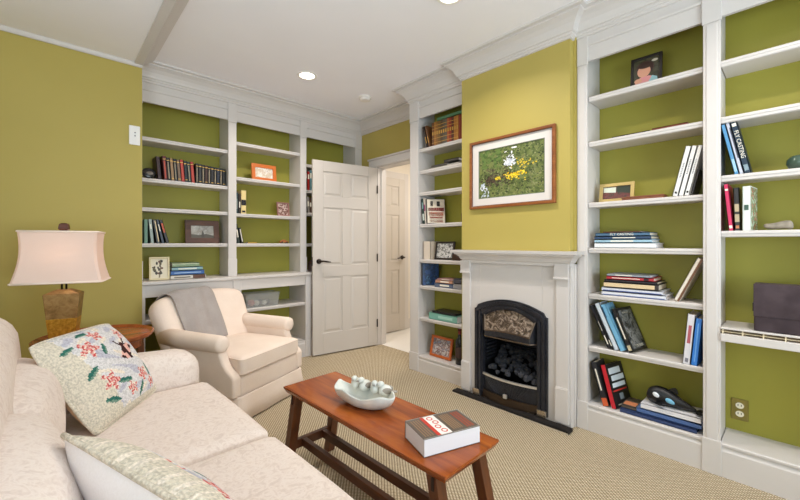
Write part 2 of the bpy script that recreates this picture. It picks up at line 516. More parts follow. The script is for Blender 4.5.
# --- narrow bookcase left of the chimney breast
nb = thing('built_in_bookcase', 'narrow cream built-in bookcase between the doorway and the fireplace', 'bookcase', (2.58, 2.12, 0))
MB().box(XB, XB+.015, BY1, 2.475, 0, 2.475).build('back_panel', BACKSHADE, nb, world=True)
mb = MB(); mb.box(XF, XW-.001, 2.371, 2.474, 0, 2.475).box(XF-.010, XF, 2.367, 2.474, .165, 2.30).box(XF-.014, XF, 2.363, 2.478, 2.30, 2.475).box(XF-.018, XF, 2.363, 2.478, 0, .165)
mb.build('upright', TRIM, nb, world=True, bevel=.003)
mb = MB(); mb.box(XF-.01, XB, BY1+.001, 1.864, 0, 2.475)
mb.build('upright', TRIM, nb, world=True, bevel=.003)
mb = MB(); mb.box(XF, XF+.02, 1.864, 2.371, 2.32, 2.475); mb.prism([(XF, 2.41), (XF-.010, 2.414), (XF-.012, 2.425), (XF, 2.43)], 'y', 1.864, 2.371)
mb.build('frieze', TRIM, nb, world=True)
mb = MB(); mb.box(XF-.012, XF+.02, 1.864, 2.371, 0, .112); mb.prism([(XF-.012, .112), (XF-.004, .124), (XF-.002, .130), (XF+.02, .130), (XF+.02, .112)], 'y', 1.864, 2.371)
mb.build('plinth', TRIM, nb, world=True)
shelf('x', 'bottom_shelf', nb, 1.864, 2.371, XF-.012, XB, .15, .02)
for z in (2.04, 1.84, 1.64, 1.35, 1.027, .788, .496): shelf('x', 'shelf', nb, 1.864, 2.371, XF+.006, XB, z)

# --- back bookcase: three upper bays over a deeper base with a counter
YF, YK, YBASE = 3.60, 3.85, 3.49
bb = thing('built_in_bookcase', 'wide cream built-in bookcase with counter on the back wall behind the armchair', 'bookcase', (1.62, 3.72, 0))
MB().box(.52, XW-.001, YK, YK+.015, 0, 2.475).build('back_panel', BACKSHADE, bb, world=True)
bays = [(.54, 1.204), (1.277, 1.935), (2.005, 2.654)]
for x0, x1 in ((.522, .542), (1.204, 1.277), (1.935, 2.005), (2.654, XW-.001)):
    mb = MB(); mb.box(x0+.003, x1-.003 if x1 < 2.7 else x1, YF, YK, .871, 2.475)
    mb.box(x0, x1, YF-.010, YF, .871, 2.30).box(x0-.004 if x0 > .6 else x0, x1+.004 if x1 < 2.7 else x1, YF-.014, YF, 2.30, 2.475)
    mb.box(x0-.004 if x0 > .6 else x0, x1+.004 if x1 < 2.7 else x1, YF-.016, YF, .871, 1.03)
    mb.build('upright', TRIM, bb, world=True, bevel=.003)
for (x0, x1) in bays:
    mb = MB(); mb.box(x0, x1, YF, YF+.02, 2.32, 2.475); mb.prism([(YF, 2.41), (YF-.010, 2.414), (YF-.012, 2.425), (YF, 2.43)], 'x', x0, x1)
    mb.build('frieze', TRIM, bb, world=True)
for (x0, x1), zs in zip(bays, ((2.04, 1.705, 1.466, 1.174), (2.134, 1.802, 1.458, 1.174), (2.03, 1.75, 1.507, 1.174))):
    for z in zs: shelf('y', 'shelf', bb, x0, x1, YF+.006, YK, z)
mb = MB()
mb.prism([(3.468, .868), (3.472, .871), (YK, .871), (YK, .838), (3.482, .838), (3.478, .845), (3.468, .849)], 'x', .522, XW-.001)
mb.build('counter', TRIM, bb, world=True)
for x0, x1 in ((.522, .545), (1.210, 1.282), (1.934, 2.004), (2.66, XW-.001)):
    mb = MB(); mb.box(x0+.003, x1-.003 if x1 < 2.7 else x1, YBASE, YK, 0, .838); mb.box(x0, x1, YBASE-.010, YBASE, .16, .838)
    mb.box(x0-.004 if x0 > .6 else x0, x1+.004 if x1 < 2.7 else x1, YBASE-.016, YBASE, 0, .165)
    mb.build('base_upright', TRIM, bb, world=True, bevel=.003)
for x0, x1 in ((.545, 1.210), (1.282, 1.934), (2.004, 2.66)):
    mb = MB(); mb.box(x0, x1, YBASE, YBASE+.02, .745, .838); mb.build('base_frieze', TRIM, bb, world=True, bevel=.002)
    shelf('y', 'base_shelf', bb, x0, x1, YBASE+.006, YK, .563)
    mb = MB(); mb.box(x0, x1, YBASE-.010, YBASE+.02, 0, .135); mb.prism([(YBASE-.010, .135), (YBASE-.002, .15), (YBASE+.02, .15), (YBASE+.02, .135)], 'x', x0, x1)
    mb.build('base_plinth', TRIM, bb, world=True)
    shelf('y', 'base_bottom_shelf', bb, x0, x1, YBASE-.004, YK, .168, .018)

# ------------------------------------------------------------------ fireplace surround, hearth and fire
SX = 2.395
fs = thing('fireplace_surround', 'cream wooden mantelpiece surround around the black fire on the chimney breast', 'mantelpiece', (2.35, 1.38, 0))
mb = MB()
mb.box(SX, BX-.001, .9785, 1.155, 0, 1.04).box(SX, BX-.001, 1.645, 1.818, 0, 1.04).box(SX, BX-.001, 1.155, 1.645, .715, 1.04)
mb.box(SX, XF-.02, .966, .9785, 0, 1.04).box(2.44, 2.60, .9585, .9665, 0, 1.04)
mb.build('surround_panel', TRIM, fs, world=True, bevel=.002)
for y0, y1 in ((.980, 1.058), (1.733, 1.808)):
    mb = MB()
    mb.box(SX-.014, SX, y0, y1, .026, 1.04).box(SX-.024, SX, y0-.004, y1+.004, .026, .245).box(SX-.020, SX, y0-.002, y1+.002, .245, .252)
    mb.build('pilaster', TRIM, fs, world=True, bevel=.002)
    mb = MB(); mb.box(SX-.030, SX-.0145, y0-.006, y1+.006, .955, 1.04).box(SX-.034, SX-.0145, y0-.009, y1+.009, .942, .955)
    mb.build('capital_block', TRIM, fs, world=True, bevel=.002)
mb = MB()
mp = [(0, 1.022), (.010, 1.025), (.012, 1.045), (.020, 1.05), (.030, 1.07), (.044, 1.085), (.056, 1.09), (.058, 1.098), (.075, 1.102), (.078, 1.122), (0, 1.122)]
sweep([(BX-.002, 1.790), (SX-.012, 1.790), (SX-.012, .978), (XF-.022, .978)], mp, mb)
mb.box(SX-.012, BX-.001, .978, 1.790, 1.04, 1.122)
mb.build('mantel_shelf', TRIM, fs, world=True)
he = thing('hearth_slab', 'low black stone hearth slab on the carpet in front of the fire', 'hearth', (2.33, 1.40, 0))
MB().box(2.302, SX-.026, .945, 1.846, .004, .024).build('slab', m_fabric('black_polished_stone', (30, 27, 26), (44, 40, 38), 30, 0.0), he, world=True, bevel=.004)
MB().box(2.297, 2.302, .949, 1.842, .001, .010).build('edge_strip', mat((196, 182, 160), .5), he, world=True)
he.children[0].data.materials[0].node_tree.nodes['Principled BSDF'].inputs['Roughness'].default_value = .22

gf = thing('gas_fire', 'black cast-iron arched fireplace insert with coal bed and chrome rail, in the cream surround', 'fireplace', (2.34, 1.372, .034))
YC, HW = 1.372, .282
def arch(hw, zside, zsh, ztop, notch, z0=.036, n=20):
    """outline of the notched arch in (y, z)"""
    P = [(YC-hw, z0), (YC-hw, zside), (YC-hw+notch*.5, zside+.004), (YC-hw+notch*.8, zsh-.012), (YC-hw+notch, zsh)]
    for i in range(n+1):
        u = -1 + 2*i/n
        P.append((YC + u*(hw-notch), zsh + (ztop-zsh)*(1-u*u)))
    P += [(YC+hw-notch, zsh), (YC+hw-notch*.8, zsh-.012), (YC+hw-notch*.5, zside+.004), (YC+hw, zside), (YC+hw, z0)]
    return P
IR = m_fabric('black_lead_cast_iron', (44, 45, 52), (62, 64, 72), 60, 0.05); IR.node_tree.nodes['Principled BSDF'].inputs['Roughness'].default_value = .3
IR.node_tree.nodes['Principled BSDF'].inputs['Metallic'].default_value = .5; IR.node_tree.nodes['Principled BSDF'].inputs['Specular IOR Level'].default_value = .5
mb = MB()
for k, (a, b, x0) in enumerate(((0, .014, 2.318), (.014, .030, 2.308), (.030, .046, 2.316), (.046, .060, 2.306), (.060, .072, 2.318))):
    mb.ring(arch(HW-a, .692-a*.6, .722-a, .782-a, .028), arch(HW-b, .692-b*.6, .722-b, .782-b, .028), 'x', x0, 2.352)
mb.build('arched_frame', IR, gf, world=True, bevel=.002)
# firebox behind the frame
mb = MB()
y0, y1 = YC-HW+.065, YC+HW-.065
mb.box(2.62, 2.63, y0, y1, .05, .68).box(2.35, 2.63, y0-.008, y0, .05, .70).box(2.35, 2.63, y1, y1+.008, .05, .70).box(2.35, 2.63, y0, y1, .042, .05).box(2.35, 2.63, y0, y1, .69, .70)
mb.build('firebox', mat((20, 20, 22), .6, .3), gf, world=True)
mb = MB()
for i in range(11): mb.box(2.36, 2.50, y1-.016, y1-.002, .30+.027*i, .316+.027*i); mb.box(2.36, 2.50, y0+.002, y0+.016, .30+.027*i, .316+.027*i)
for i in range(9): mb.box(2.600, 2.618, y0+.02, y1-.02, .36+.036*i, .38+.036*i)
mb.build('ribbed_lining', mat((44, 45, 52), .45, .4), gf, world=True)
# bronze hood with relief
REL = NT('relief_cast_bronze', .38, .75)
_v = REL.mapping(); _f = REL.noise(_v, 20, 2, .5, 2.6)
REL.color(REL.ramp(_f, [(0.36, (84, 72, 62)), (0.5, (122, 106, 94)), (0.62, (170, 154, 140))])); REL.bump(_f, .8, .01); REL = REL.m
nn = 16
mb = MB()
ytop, ybot = .205, .172
def hz(u): return .690 + .030*(1-u*u)
def hb(u): return .545 + .012*(1-u*u)
for i in range(nn):
    a, b = -1+2*i/nn, -1+2*(i+1)/nn
    for (fa, fb, xa, xb) in ((hb, hz, 2.285, 2.335),):
        mb.face([(xa, YC+a*ybot, fa(a)), (xa, YC+b*ybot, fa(b)), (xb, YC+b*ytop, fb(b)), (xb, YC+a*ytop, fb(a))])
        mb.face([(xa, YC+a*ybot, fa(a)), (xa, YC+b*ybot, fa(b)), (xa+.004, YC+b*ybot, fa(b)-.045), (xa+.004, YC+a*ybot, fa(a)-.045)], 1)
        mb.face([(xa+.004, YC+a*ybot, fa(a)-.045), (xa+.004, YC+b*ybot, fa(b)-.045), (xa+.07, YC+b*ybot, fa(b)-.045), (xa+.07, YC+a*ybot, fa(a)-.045)])
for s in (-1, 1):
    mb.face([(2.285, YC+s*ybot, hb(1)), (2.335, YC+s*ytop, hz(1)), (2.352, YC+s*(ytop+.004), .50), (2.289, YC+s*ybot, hb(1)-.045)], 1)
h = mb.build('hood', [REL, IR], gf, world=True)
mb = MB()
for i in range(nn):
    a, b = -1+2*i/nn, -1+2*(i+1)/nn
    mb.box(2.283, 2.292, YC+a*ybot, YC+b*ybot, hb((a+b)/2)-.006, hb((a+b)/2)+.004)
mb.tube([(2.284, YC-ybot, hb(1)), (2.334, YC-ytop, hz(1))], .006, 8); mb.tube([(2.284, YC+ybot, hb(1)), (2.334, YC+ytop, hz(1))], .006, 8)
mb.tube([(2.333, YC+ytop*(-1+2*i/nn), hz(-1+2*i/nn)) for i in range(nn+1)], .006, 8)
for s in (-1, 1): mb.tube([(2.288, YC+s*ybot, hb(1)-.045), (2.335, YC+s*(ytop+.003), .50)], .005, 8)
mb.tube([(2.288, YC-ybot, hb(1)-.045), (2.288, YC+ybot, hb(1)-.045)], .005, 8)
mb.build('hood_rim', mat((120, 104, 92), .3, .85), h, world=True)
# coals
rnd = random.Random(3); mb = MB()
for i in range(95):
    y = rnd.uniform(y0+.03, y1-.03); x = rnd.uniform(2.34, 2.57); r = rnd.uniform(.018, .030)
    z = .235 + .55*(x-2.34) + rnd.uniform(-.012, .012)
    g = bmesh.ops.create_icosphere(mb.bm, subdivisions=1, radius=r)
    for q in g['verts']: q.co = Vector((x, y, z)) + q.co*rnd.uniform(.8, 1.15)
mb.build('coal_bed', mat((50, 51, 57), .8), gf, world=True)['kind'] = 'stuff'
# grate rail, ash cover, bottom rail, knob and feet
def bow(y): return 2.322 - .040*(1-((y-YC)/.22)**2)
ys = [YC-.222+.0222*i for i in range(21)]
mb = MB()
for a, b in zip(ys, ys[1:]):
    mb.hexa([(bow(a), a, .200), (bow(b), b, .200), (bow(b)+.016, b, .200), (bow(a)+.016, a, .200)], [(bow(a), a, .214), (bow(b), b, .214), (bow(b)+.016, b, .214), (bow(a)+.016, a, .214)])
mb.build('grate_rail', CHROME, gf, world=True, smooth=False)
mb = MB()
for a, b in zip(ys, ys[1:]):
    mb.hexa([(bow(a)+.018, a, .085), (bow(b)+.018, b, .085), (bow(b)+.03, b, .085), (bow(a)+.03, a, .085)], [(bow(a)+.005, a, .198), (bow(b)+.005, b, .198), (bow(b)+.03, b, .198), (bow(a)+.03, a, .198)])
for i in range(-9, 10):
    ya, yb = YC+i*.011, YC+i*.0225
    mb.tube([(bow(ya)+.016, ya, .095), (bow(yb)+.004, yb, .192)], .0025, 6)
mb.build('ash_cover', IR, gf, world=True)
mb = MB()
for a, b in zip(ys, ys[1:]):
    mb.hexa([(bow(a)-.004, a, .036), (bow(b)-.004, b, .036), (bow(b)+.03, b, .036), (bow(a)+.03, a, .036)], [(bow(a)+.004, a, .088), (bow(b)+.004, b, .088), (bow(b)+.03, b, .088), (bow(a)+.03, a, .088)])
mb.build('bottom_rail', mat((74, 62, 52), .3, .8), gf, world=True)
MB().box(2.268, 2.284, YC-.014, YC+.014, .088, .116).build('control_knob', CHROME, gf, world=True, bevel=.003)
for s in (-1, 1):
    MB().box(2.288, 2.306, YC+s*.252-.03, YC+s*.252+.03, .036, .082).build('foot_block', mat((190, 176, 160), .22, .9), gf, world=True, bevel=.004)

gf.location = (2.403, 1.402, .0245); gf.scale = (1, 1.02, .995)
# ------------------------------------------------------------------ ceiling fittings and wall plates
def downlight(x, y, label):
    t = thing('recessed_light', label, 'ceiling light', (x, y, ZC))
    MB().lathe([(.082, 0), (.082, -.006), (.064, -.006), (.060, 0)], 28).build('trim_ring', mat((240, 236, 230), .4), t, smooth=False)
    MB().lathe([(0, -.002), (.062, -.002)], 28).build('lens', m_emit('lit_lens', (255, 244, 226), 9.0), t)
    L = D.lights.new('downlight', 'AREA'); L.shape = 'DISK'; L.size = .11; L.energy = LAMP; L.color = (1.0, .92, .85); L.spread = R(140)
    o = D.objects.new('downlight', L); COL.objects.link(o); o.location = (x, y, ZC-.012)
LAMP = 8.5
downlight(1.615, 2.88, 'round lit recessed ceiling light, the one in front of the back bookcase')
downlight(1.70, 1.38, 'round recessed ceiling light in front of the fireplace, just above the photo')
downlight(1.70, -.10, 'round recessed ceiling light nearest the outer bay of the right bookcase')
t = thing('smoke_detector', 'small round white smoke detector on the ceiling above the open door', 'smoke detector', (2.27, 2.912, ZC))
MB().lathe([(.062, 0), (.062, -.012), (.054, -.02), (.050, -.034), (.036, -.040), (0, -.041)], 28).build('housing', mat((232, 226, 220), .45), t, smooth=False)
MB().lathe([(.056, -.014), (.057, -.018), (.053, -.0185)], 28).build('vent_ring', mat((150, 145, 140), .6), t)
t = thing('wall_switch', 'white rectangular switch plate high on the green wall left of the back bookcase', 'wall switch', (.4715, 3.45, 1.995))
MB().box(-.035, .035, -.010, 0, -.073, .073).build('plate', mat((240, 238, 236), .35), t, bevel=.006)
for z in (.02, -.004):
    MB().tube([(0.002, -.010, z), (0.002, -.0125, z)], .005, 12).build('indicator', mat((120, 120, 122), .4), t)
t = thing('wall_outlet', 'brass-plated double wall outlet inside the lowest bay of the right bookcase', 'outlet', (XB, .2015, .284))
MB().box(-.007, 0, -.034, .034, -.056, .056).build('plate', mat((138, 124, 62), .35, .4), t, bevel=.003)
for z in (.022, -.022):
    s = MB().prism([(.017*math.cos(a*PI/10), z+.0155*math.sin(a*PI/10)) for a in range(20)], 'x', -.010, -.006).build('socket', mat((236, 228, 206), .4), t)
    g = MB(); g.box(-.0108, -.0098, -.008, -.005, z-.003, z+.007).box(-.0108, -.0098, .005, .008, z-.003, z+.007); g.build('slots', mat((40, 36, 30), .6), s)

# ------------------------------------------------------------------ sofa
sofa = thing('sofa', 'cream damask two-seat sofa with loose back cushions in the left foreground', 'sofa', (.08, 1.28, 0), (0, 0, R(1.2)))
def S(x, y): return (x-.08, y-1.28)
mb = MB(); mb.soft(.46, .93, .13, .03, (.02, 0, .19), n=8)
mb.build('seat_base', DAMASK, sofa, smooth=True)
for y0, y1 in ((1.278, 1.985), (.575, 1.272)):
    yc, hy = (y0+y1)/2-1.28, (y1-y0)/2
    def pf(p, hy=hy):
        u, w = (p.x)/.36, p.y/hy
        k = max(0, 1-u*u)*max(0, 1-w*w)
        return Vector((p.x + (.004*(1-w*w) if p.x > .2 else 0), p.y, p.z + (.016*k if p.z > 0 else 0)))
    mb = MB(); mb.soft(.355, hy, .085, .035, (.148, yc, .418), n=14, fn=pf)
    mb.build('seat_cushion', DAMASK, sofa, smooth=True)
for yc in (.815, -.815):
    def af(p):
        f = .028*max(0, (p.x)/.4) if p.z > 0 else 0
        return Vector((p.x, p.y, p.z - f))
    mb = MB(); mb.soft(.455, .112, .315, .095, (.035, yc, .355), n=14, fn=af)
    mb.build('arm', DAMASK, sofa, smooth=True)
def bf(p): return Vector((p.x - .06*(p.z+.36)/.72, p.y, p.z - (.05*max(0, (abs(p.y)-.6)/.33)**2 if p.z > .1 else 0)))
mb = MB(); mb.soft(.11, .925, .405, .10, (-.205, 0, .52), n=14, fn=bf)
mb.build('back_frame', DAMASK, sofa, smooth=True)
rn = random.Random(11)
for y0, y1, dz in ((1.285, 1.975, 0.0), (.585, 1.275, .028)):
    yc, hy = (y0+y1)/2-1.28, (y1-y0)/2
    def cf(p, hy=hy):
        u, w = p.y/hy, p.z/.15
        k = max(0, 1-u*u)*max(0, 1-w*w)
        x = p.x + (.045*k if p.x > 0 else -.01*k)
        x += .008*math.sin(9*p.y+3*p.z)*math.sin(11*p.z+1) if p.x > 0 else 0
        y = p.y*(1-.06*max(0, w))
        z = p.z - .03*max(0, w)*u*u
        q = Vector((x, y, z)); q.rotate(Matrix.Rotation(R(-10), 3, 'Y'))
        return q
    mb = MB(); mb.soft(.085, hy, .150, .075, (-.165, yc, .635+dz), n=16, fn=cf)
    mb.build('back_cushion', DAMASK, sofa, smooth=True)
for x, y in ((.42, .85), (.42, -.85), (-.36, .85), (-.36, -.85)):
    MB().tube([(x, y, .07), (x, y, 0)], [.025, .018], 12).build('foot', TABLEL, sofa)

# ------------------------------------------------------------------ needlepoint pillows
PAL = [(222, 212, 194), (224, 220, 220), (206, 86, 84), (232, 150, 146), (52, 110, 98), (120, 150, 132), (240, 228, 212), (64, 34, 34), (196, 194, 206), (236, 186, 172)]
def needle_mats():
    L = []
    for i, c in enumerate(PAL):
        t = NT('needlepoint_wool_%s' % ('cream', 'pale_grey', 'coral_red', 'pink', 'dark_green', 'sage', 'ivory', 'dark_brown', 'lilac_grey', 'salmon')[i], .95, spec=.1)
        v = t.mapping()
        n = t.noise(v, 150, 2)
        d = tuple(max(0, int(k*.86)) for k in c)
        t.color(t.ramp(n, [(.35, d), (.6, c)]))
        t.bump(t.voro(v, 170), .6, .004)
        L.append(t.m)
    return L
NM = needle_mats()
def pil_z(u, v, th): return th * (max(0, 1-abs(u)**2.6)*max(0, 1-abs(v)**2.6))**.55
def pil_xy(u, v, hw, hh):
    return hw*u*(1-.045*v**6), hh*v*(1-.045*u**6)
def pillow(name, label, cat, loc, M3, hw, hh, th, pattern, backmat, n=72):
    """two quilted faces meeting at a seam; front faces local +z; per-stitch colours follow the needlework pattern"""
    root = thing(name, label, cat, loc); root.rotation_euler = M3.to_euler()
    for side in (1, -1):
        bm = bmesh.new(); g = []
        k = n if side > 0 else 24
        for j in range(k+1):
            row = []
            for i in range(k+1):
                u, v = -1+2*i/k, -1+2*j/k
                x, y = pil_xy(u, v, hw, hh)
                z = side*pil_z(u, v, th) + .004*math.sin(7*u+2)*math.sin(5*v) * (1-u*u)*(1-v*v)
                row.append(bm.verts.new((x, y, z)))
            g.append(row)
        for j in range(k):
            for i in range(k):
                f = bm.faces.new((g[j][i], g[j][i+1], g[j+1][i+1], g[j+1][i])); f.smooth = True
                f.material_index = pattern((i+.5)/k*2-1, (j+.5)/k*2-1) if side > 0 else 0
        mb = MB(); mb.bm.free(); mb.bm = bm
        mb.build('needlepoint_front' if side > 0 else 'back_panel', NM if side > 0 else backmat, root, smooth=True)
    pts = []
    for k in range(80):
        a = k/80*4
        s, f = int(a), a-int(a)
        u, v = [(-1+2*f, -1), (1, -1+2*f), (1-2*f, 1), (-1, 1-2*f)][s]
        x, y = pil_xy(u, v, hw, hh); pts.append((x, y, 0))
    pts.append(pts[0])
    MB().tube(pts, .0055, 8).build('piping', NM[0], root, smooth=True)
    return root
rp = random.Random(5)
FL = [(-.38, .50, .20), (-.42, -.28, .20), (.02, .74, .15), (.42, -.46, .17), (-.02, -.62, .15), (.62, .62, .15), (.66, -.70, .14)]
LV = [(-.62, .02, .20, .06, .6), (-.55, -.62, .20, .06, -.4), (-.12, .38, .18, .05, 1.1), (-.70, .62, .16, .05, .3), (-.12, -.40, .24, .06, -.2), (.24, -.72, .2, .05, .9), (.72, -.42, .2, .06, 1.4), (-.2, .84, .2, .05, .1)]
def floral(u, v):
    for cx, cy, r in FL:
        dx, dy = u-cx, v-cy; d = math.hypot(dx, dy); a = math.atan2(dy, dx)
        rr = r*(.78+.28*math.sin(5*a+cx*9))
        if d < rr:
            if d < rr*.22: return 7 if (cx > .5) else 3
            q = math.sin(d/r*15+3*a)
            return 2 if q > .45 else (3 if q > -.1 else (6 if q > -.6 else 9))
    # butterfly-like brown and salmon motif on the right half
    du, dv = u-.40, v-.16
    if abs(du) < .34 and abs(dv) < .30:
        w = abs(du)/.30
        if abs(dv-.1*math.sin(6*du)) < .20*(1-w) and abs(du) > .04:
            return 9 if math.sin(22*du)*math.sin(17*dv+1) > -.25 else 7
        if abs(du) <= .04 and abs(dv) < .22: return 7
        if abs(abs(du)-(dv-.1)*.8) < .025 and dv > .1: return 7
    for cx, cy, a, b, t in LV:
        dx, dy = u-cx, v-cy; x = dx*math.cos(t)+dy*math.sin(t); y = -dx*math.sin(t)+dy*math.cos(t)
        if (x/(.8*a))**2 + (y/(.9*b))**2 < 1: return 4 if y > -.2*b else 5
    s = math.sin(9*u+4*math.sin(5*v))*math.sin(8*v+3*u)
    if u + .2*v < -.55 or v < -.86: return 0
    if s > .55: return 8
    if s < -.7: return 6
    return 1
def axes_to_m(xa, za):
    z = Vector(za).normalized(); x = Vector(xa); x = (x - z*x.dot(z)).normalized(); y = z.cross(x)
    return Matrix((x, y, z)).transposed()
# pillow leaning in the far corner of the sofa
pillow('needlepoint_pillow', 'floral needlepoint pillow leaning in the far corner of the sofa, below the lamp', 'pillow',
       (.152, 1.862, .668), axes_to_m((.55, .835, -.03), (.705, -.44, .55)), .226, .186, .070, floral,
       m_fabric('tan_pillow_backing', (214, 184, 150), (228, 200, 168), 200, .1))
def edge_pat(u, v):
    k = floral(u*.9, v*.9)
    if v > .72 : return 0 if (math.sin(40*u) > -.6) else 6
    return k
pillow('needlepoint_pillow', 'white-backed needlepoint pillow in the near corner of the sofa, at the photo\'s bottom edge', 'pillow',
       (.194, .826, .611), axes_to_m((-.32, .92, .20), (.80, .27, .535)), .232, .200, .070, edge_pat, WHITEF)

# ------------------------------------------------------------------ armchair
CH = (1.02, 2.975, 0); CA = R(25)
ac = thing('armchair', 'cream upholstered armchair with rolled arms and skirt, before the back bookcase', 'armchair', CH, (0, 0, CA))
mb = MB(); mb.soft(.325, .355, .085, .03, (0, -.035, .215), n=8)
mb.build('seat_base', CHAIRF, ac, smooth=True)
def rr_path(hx, hy, r, m=9):
    P = []
    for cx, cy, a0 in ((hx-r, hy-r, 0), (-hx+r, hy-r, 90), (-hx+r, -hy+r, 180), (hx-r, -hy+r, 270)):
        for i in range(m): P.append((cx + r*math.cos(R(a0+90*i/(m-1))), cy + r*math.sin(R(a0+90*i/(m-1)))))
    Q = []
    for a, b in zip(P, P[1:]+P[:1]):
        L = math.hypot(b[0]-a[0], b[1]-a[1]); q = max(1, int(L/.04))
        for i in range(q): Q.append((a[0]+(b[0]-a[0])*i/q, a[1]+(b[1]-a[1])*i/q))
    return Q
A = rr_path(.330, .372, .03); rows = []; mb = MB()
for z, f in ((.172, 0), (.16, .006), (.10, .014), (.012, .030)):
    row = []
    for i, (x, y) in enumerate(A):
        w = .002*math.sin(i*1.3)*(f/.02)
        row.append(mb.bm.verts.new((x + math.copysign(f, x) + w, y - .035 + math.copysign(f*.7, y) + w, z)))
    rows.append(row)
for a, b in zip(rows, rows[1:]):
    for i in range(len(A)):
        j = (i+1) % len(A); mb.bm.faces.new((a[i], a[j], b[j], b[i]))
sk = mb.build('skirt', CHAIRF, ac, smooth=True)
q = sk.modifiers.new('thick', 'SOLIDIFY'); q.thickness = .006
def sc(p):
    u, w = p.x/.29, p.y/.29
    k = max(0, 1-u*u)*max(0, 1-w*w)
    return Vector((p.x*(1 + .07*max(0, -w-.55)/.45), p.y, p.z + (.026*k if p.z > 0 else 0)))
mb = MB(); mb.soft(.284, .290, .062, .030, (0, -.115, .356), n=14, fn=sc)
cu = mb.build('seat_cushion', CHAIRF, ac, smooth=True)
mb = MB(); pr = rr_path(.284, .290, .032)
for z in (.402, .310): mb.tube([(x*.99*(1 + .07*max(0, -y/.29-.55)/.45), y*.99-.115, z) for x, y in pr + pr[:1]], .005, 6)
mb.build('piping', CHAIRF, cu, smooth=True)
for s in (-1, 1):
    # arm: upholstered side panel with a scooped front, and the roll on top
    prof = [(-.392, .165), (-.392, .285), (-.385, .305), (-.360, .325), (-.325, .352), (-.295, .39), (-.275, .44), (-.262, .505), (.27, .505), (.27, .165)]
    mb = MB(); x0, x1 = (.292, .362) if s > 0 else (-.362, -.292)
    mb.prism(prof, 'x', x0, x1)
    arm = mb.build('arm', CHAIRF, ac, bevel=.018, seg=4, smooth=True)
    P = [(-.292, .004), (-.290, .036), (-.280, .052), (-.262, .057), (-.1, .059), (.1, .060), (.27, .060)]
    mb = MB(); mb.tube([(s*.338, y, .505 + .02*max(0, y)) for y, r in P], [r for y, r in P], 20)
    mb.build('arm_roll', CHAIRF, arm, smooth=True)
BACKM = Matrix.Translation((0, .270, .485)) @ Matrix.Rotation(R(-23), 4, 'X')
def backf(p):
    k = min(1.1, abs(p.x)/.375)
    z = p.z - (.062*k**3.2 if p.z > 0 else 0)
    x = p.x*(1 + .05*max(0, p.z)/.3)
    y = p.y - .045*k*k*max(0, p.x)/.36 - .01*k*k + (-.012*math.cos(p.z*4)*(1-k*k) if p.y < 0 else 0)
    return Vector((x, y, z))
mb = MB(); mb.soft(.375, .075, .325, .068, n=18, fn=lambda p: BACKM @ backf(p))
mb.build('backrest', CHAIRF, ac, smooth=True)
for x, y in ((.25, -.32), (-.25, -.32), (.25, .22), (-.25, .22)):
    MB().tube([(x, y, .14), (x, y, 0)], [.022, .016], 12).build('leg', TABLEL, ac)
# grey throw folded over the back of the armchair
mb = MB()
hy, hz, r = .075, .325, .068
sec = []       # (y, z) around the back's section, from behind, over the top, down the front
for i in range(7): sec.append((hy, .02 + (hz-r-.02)*i/6))
for i in range(1, 10): a = R(10*i*.9); sec.append((hy-r+r*math.cos(a), hz-r+r*math.sin(a)))
sec.append((0, hz))
for i in range(1, 11): a = R(90+9*i); sec.append((-hy+r+r*math.cos(a), hz-r+r*math.sin(a)))
for i in range(1, 15): sec.append((-hy, hz-r-(hz-r+.10)*i/14))
rt = random.Random(2); rows = []
nx = 26
for j, (y, z) in enumerate(sec):
    row = []
    for i in range(nx+1):
        sh = .05*j/len(sec)
        x = -.290 + sh + (.350 - .01*j/len(sec))*i/nx
        p = Vector((x, y, z)); p = backf(p)
        t = (j/len(sec))
        off = .014 + .005*math.sin(i*.75+j*.10)*(.3+t) + .004*math.sin(i*.31+j*.35)
        nrm = Vector((0, y/hy, max(0, z-(hz-r))/r)).normalized()
        fold = .014*math.exp(-((i-13)/5)**2-((j-20)/2.2)**2)
        row.append(mb.bm.verts.new(BACKM @ (p + nrm*(off+fold))))
    rows.append(row)
for a, b in zip(rows, rows[1:]):
    for i in range(nx): mb.bm.faces.new((a[i], a[i+1], b[i+1], b[i]))
th = mb.build('throw_blanket', GREYF, None, smooth=True, sub=1)
q = th.modifiers.new('thick', 'SOLIDIFY'); q.thickness = .008; q.offset = 1
th.location = CH; th.rotation_euler = (0, 0, CA)
tag(th, 'grey fleece throw draped over the back of the cream armchair', 'blanket')

# ------------------------------------------------------------------ end table and lamp
ET = (.205, 2.86)
et = thing('end_table', 'round polished wooden end table between the sofa and the green wall', 'side table', (ET[0], ET[1], 0))
MB().lathe([(0, .596), (.262, .596), (.276, .602), (.285, .612), (.287, .626), (.279, .630), (.270, .622), (.262, .616), (0, .616)], 56).build('table_top', ENDW, et, smooth=False)
MB().lathe([(.215, .54), (.225, .54), (.225, .597), (.215, .597)], 48).build('apron', ENDW, et)
for k in range(4):
    a = R(12+90*k)
    c, s = math.cos(a), math.sin(a)
    mb = MB(); M = Matrix.Translation((.222*c, .222*s, 0)) @ Matrix.Rotation(a, 4, 'Z')
    mb.hexa([M @ Vector(p) for p in ((.008, -.014, 0), (.036, -.014, 0), (.036, .014, 0), (.008, .014, 0))], [M @ Vector(p) for p in ((-.02, -.02, .597), (.02, -.02, .597), (.02, .02, .597), (-.02, .02, .597))])
    mb.build('leg', TABLEL, et, bevel=.004)
MB().lathe([(0, .20), (.19, .20), (.20, .208), (.19, .216), (0, .216)], 40).build('lower_shelf', ENDW, et)
LX, LY = .062, 2.905
lamp = thing('table_lamp', 'table lamp with flared cream rectangular shade and patinated bronze base on the end table', 'lamp', (LX, LY, .616), (0, 0, R(-14)))
def sq(hx, hy, z): return [(-hx, -hy, z), (hx, -hy, z), (hx, hy, z), (-hx, hy, z)]
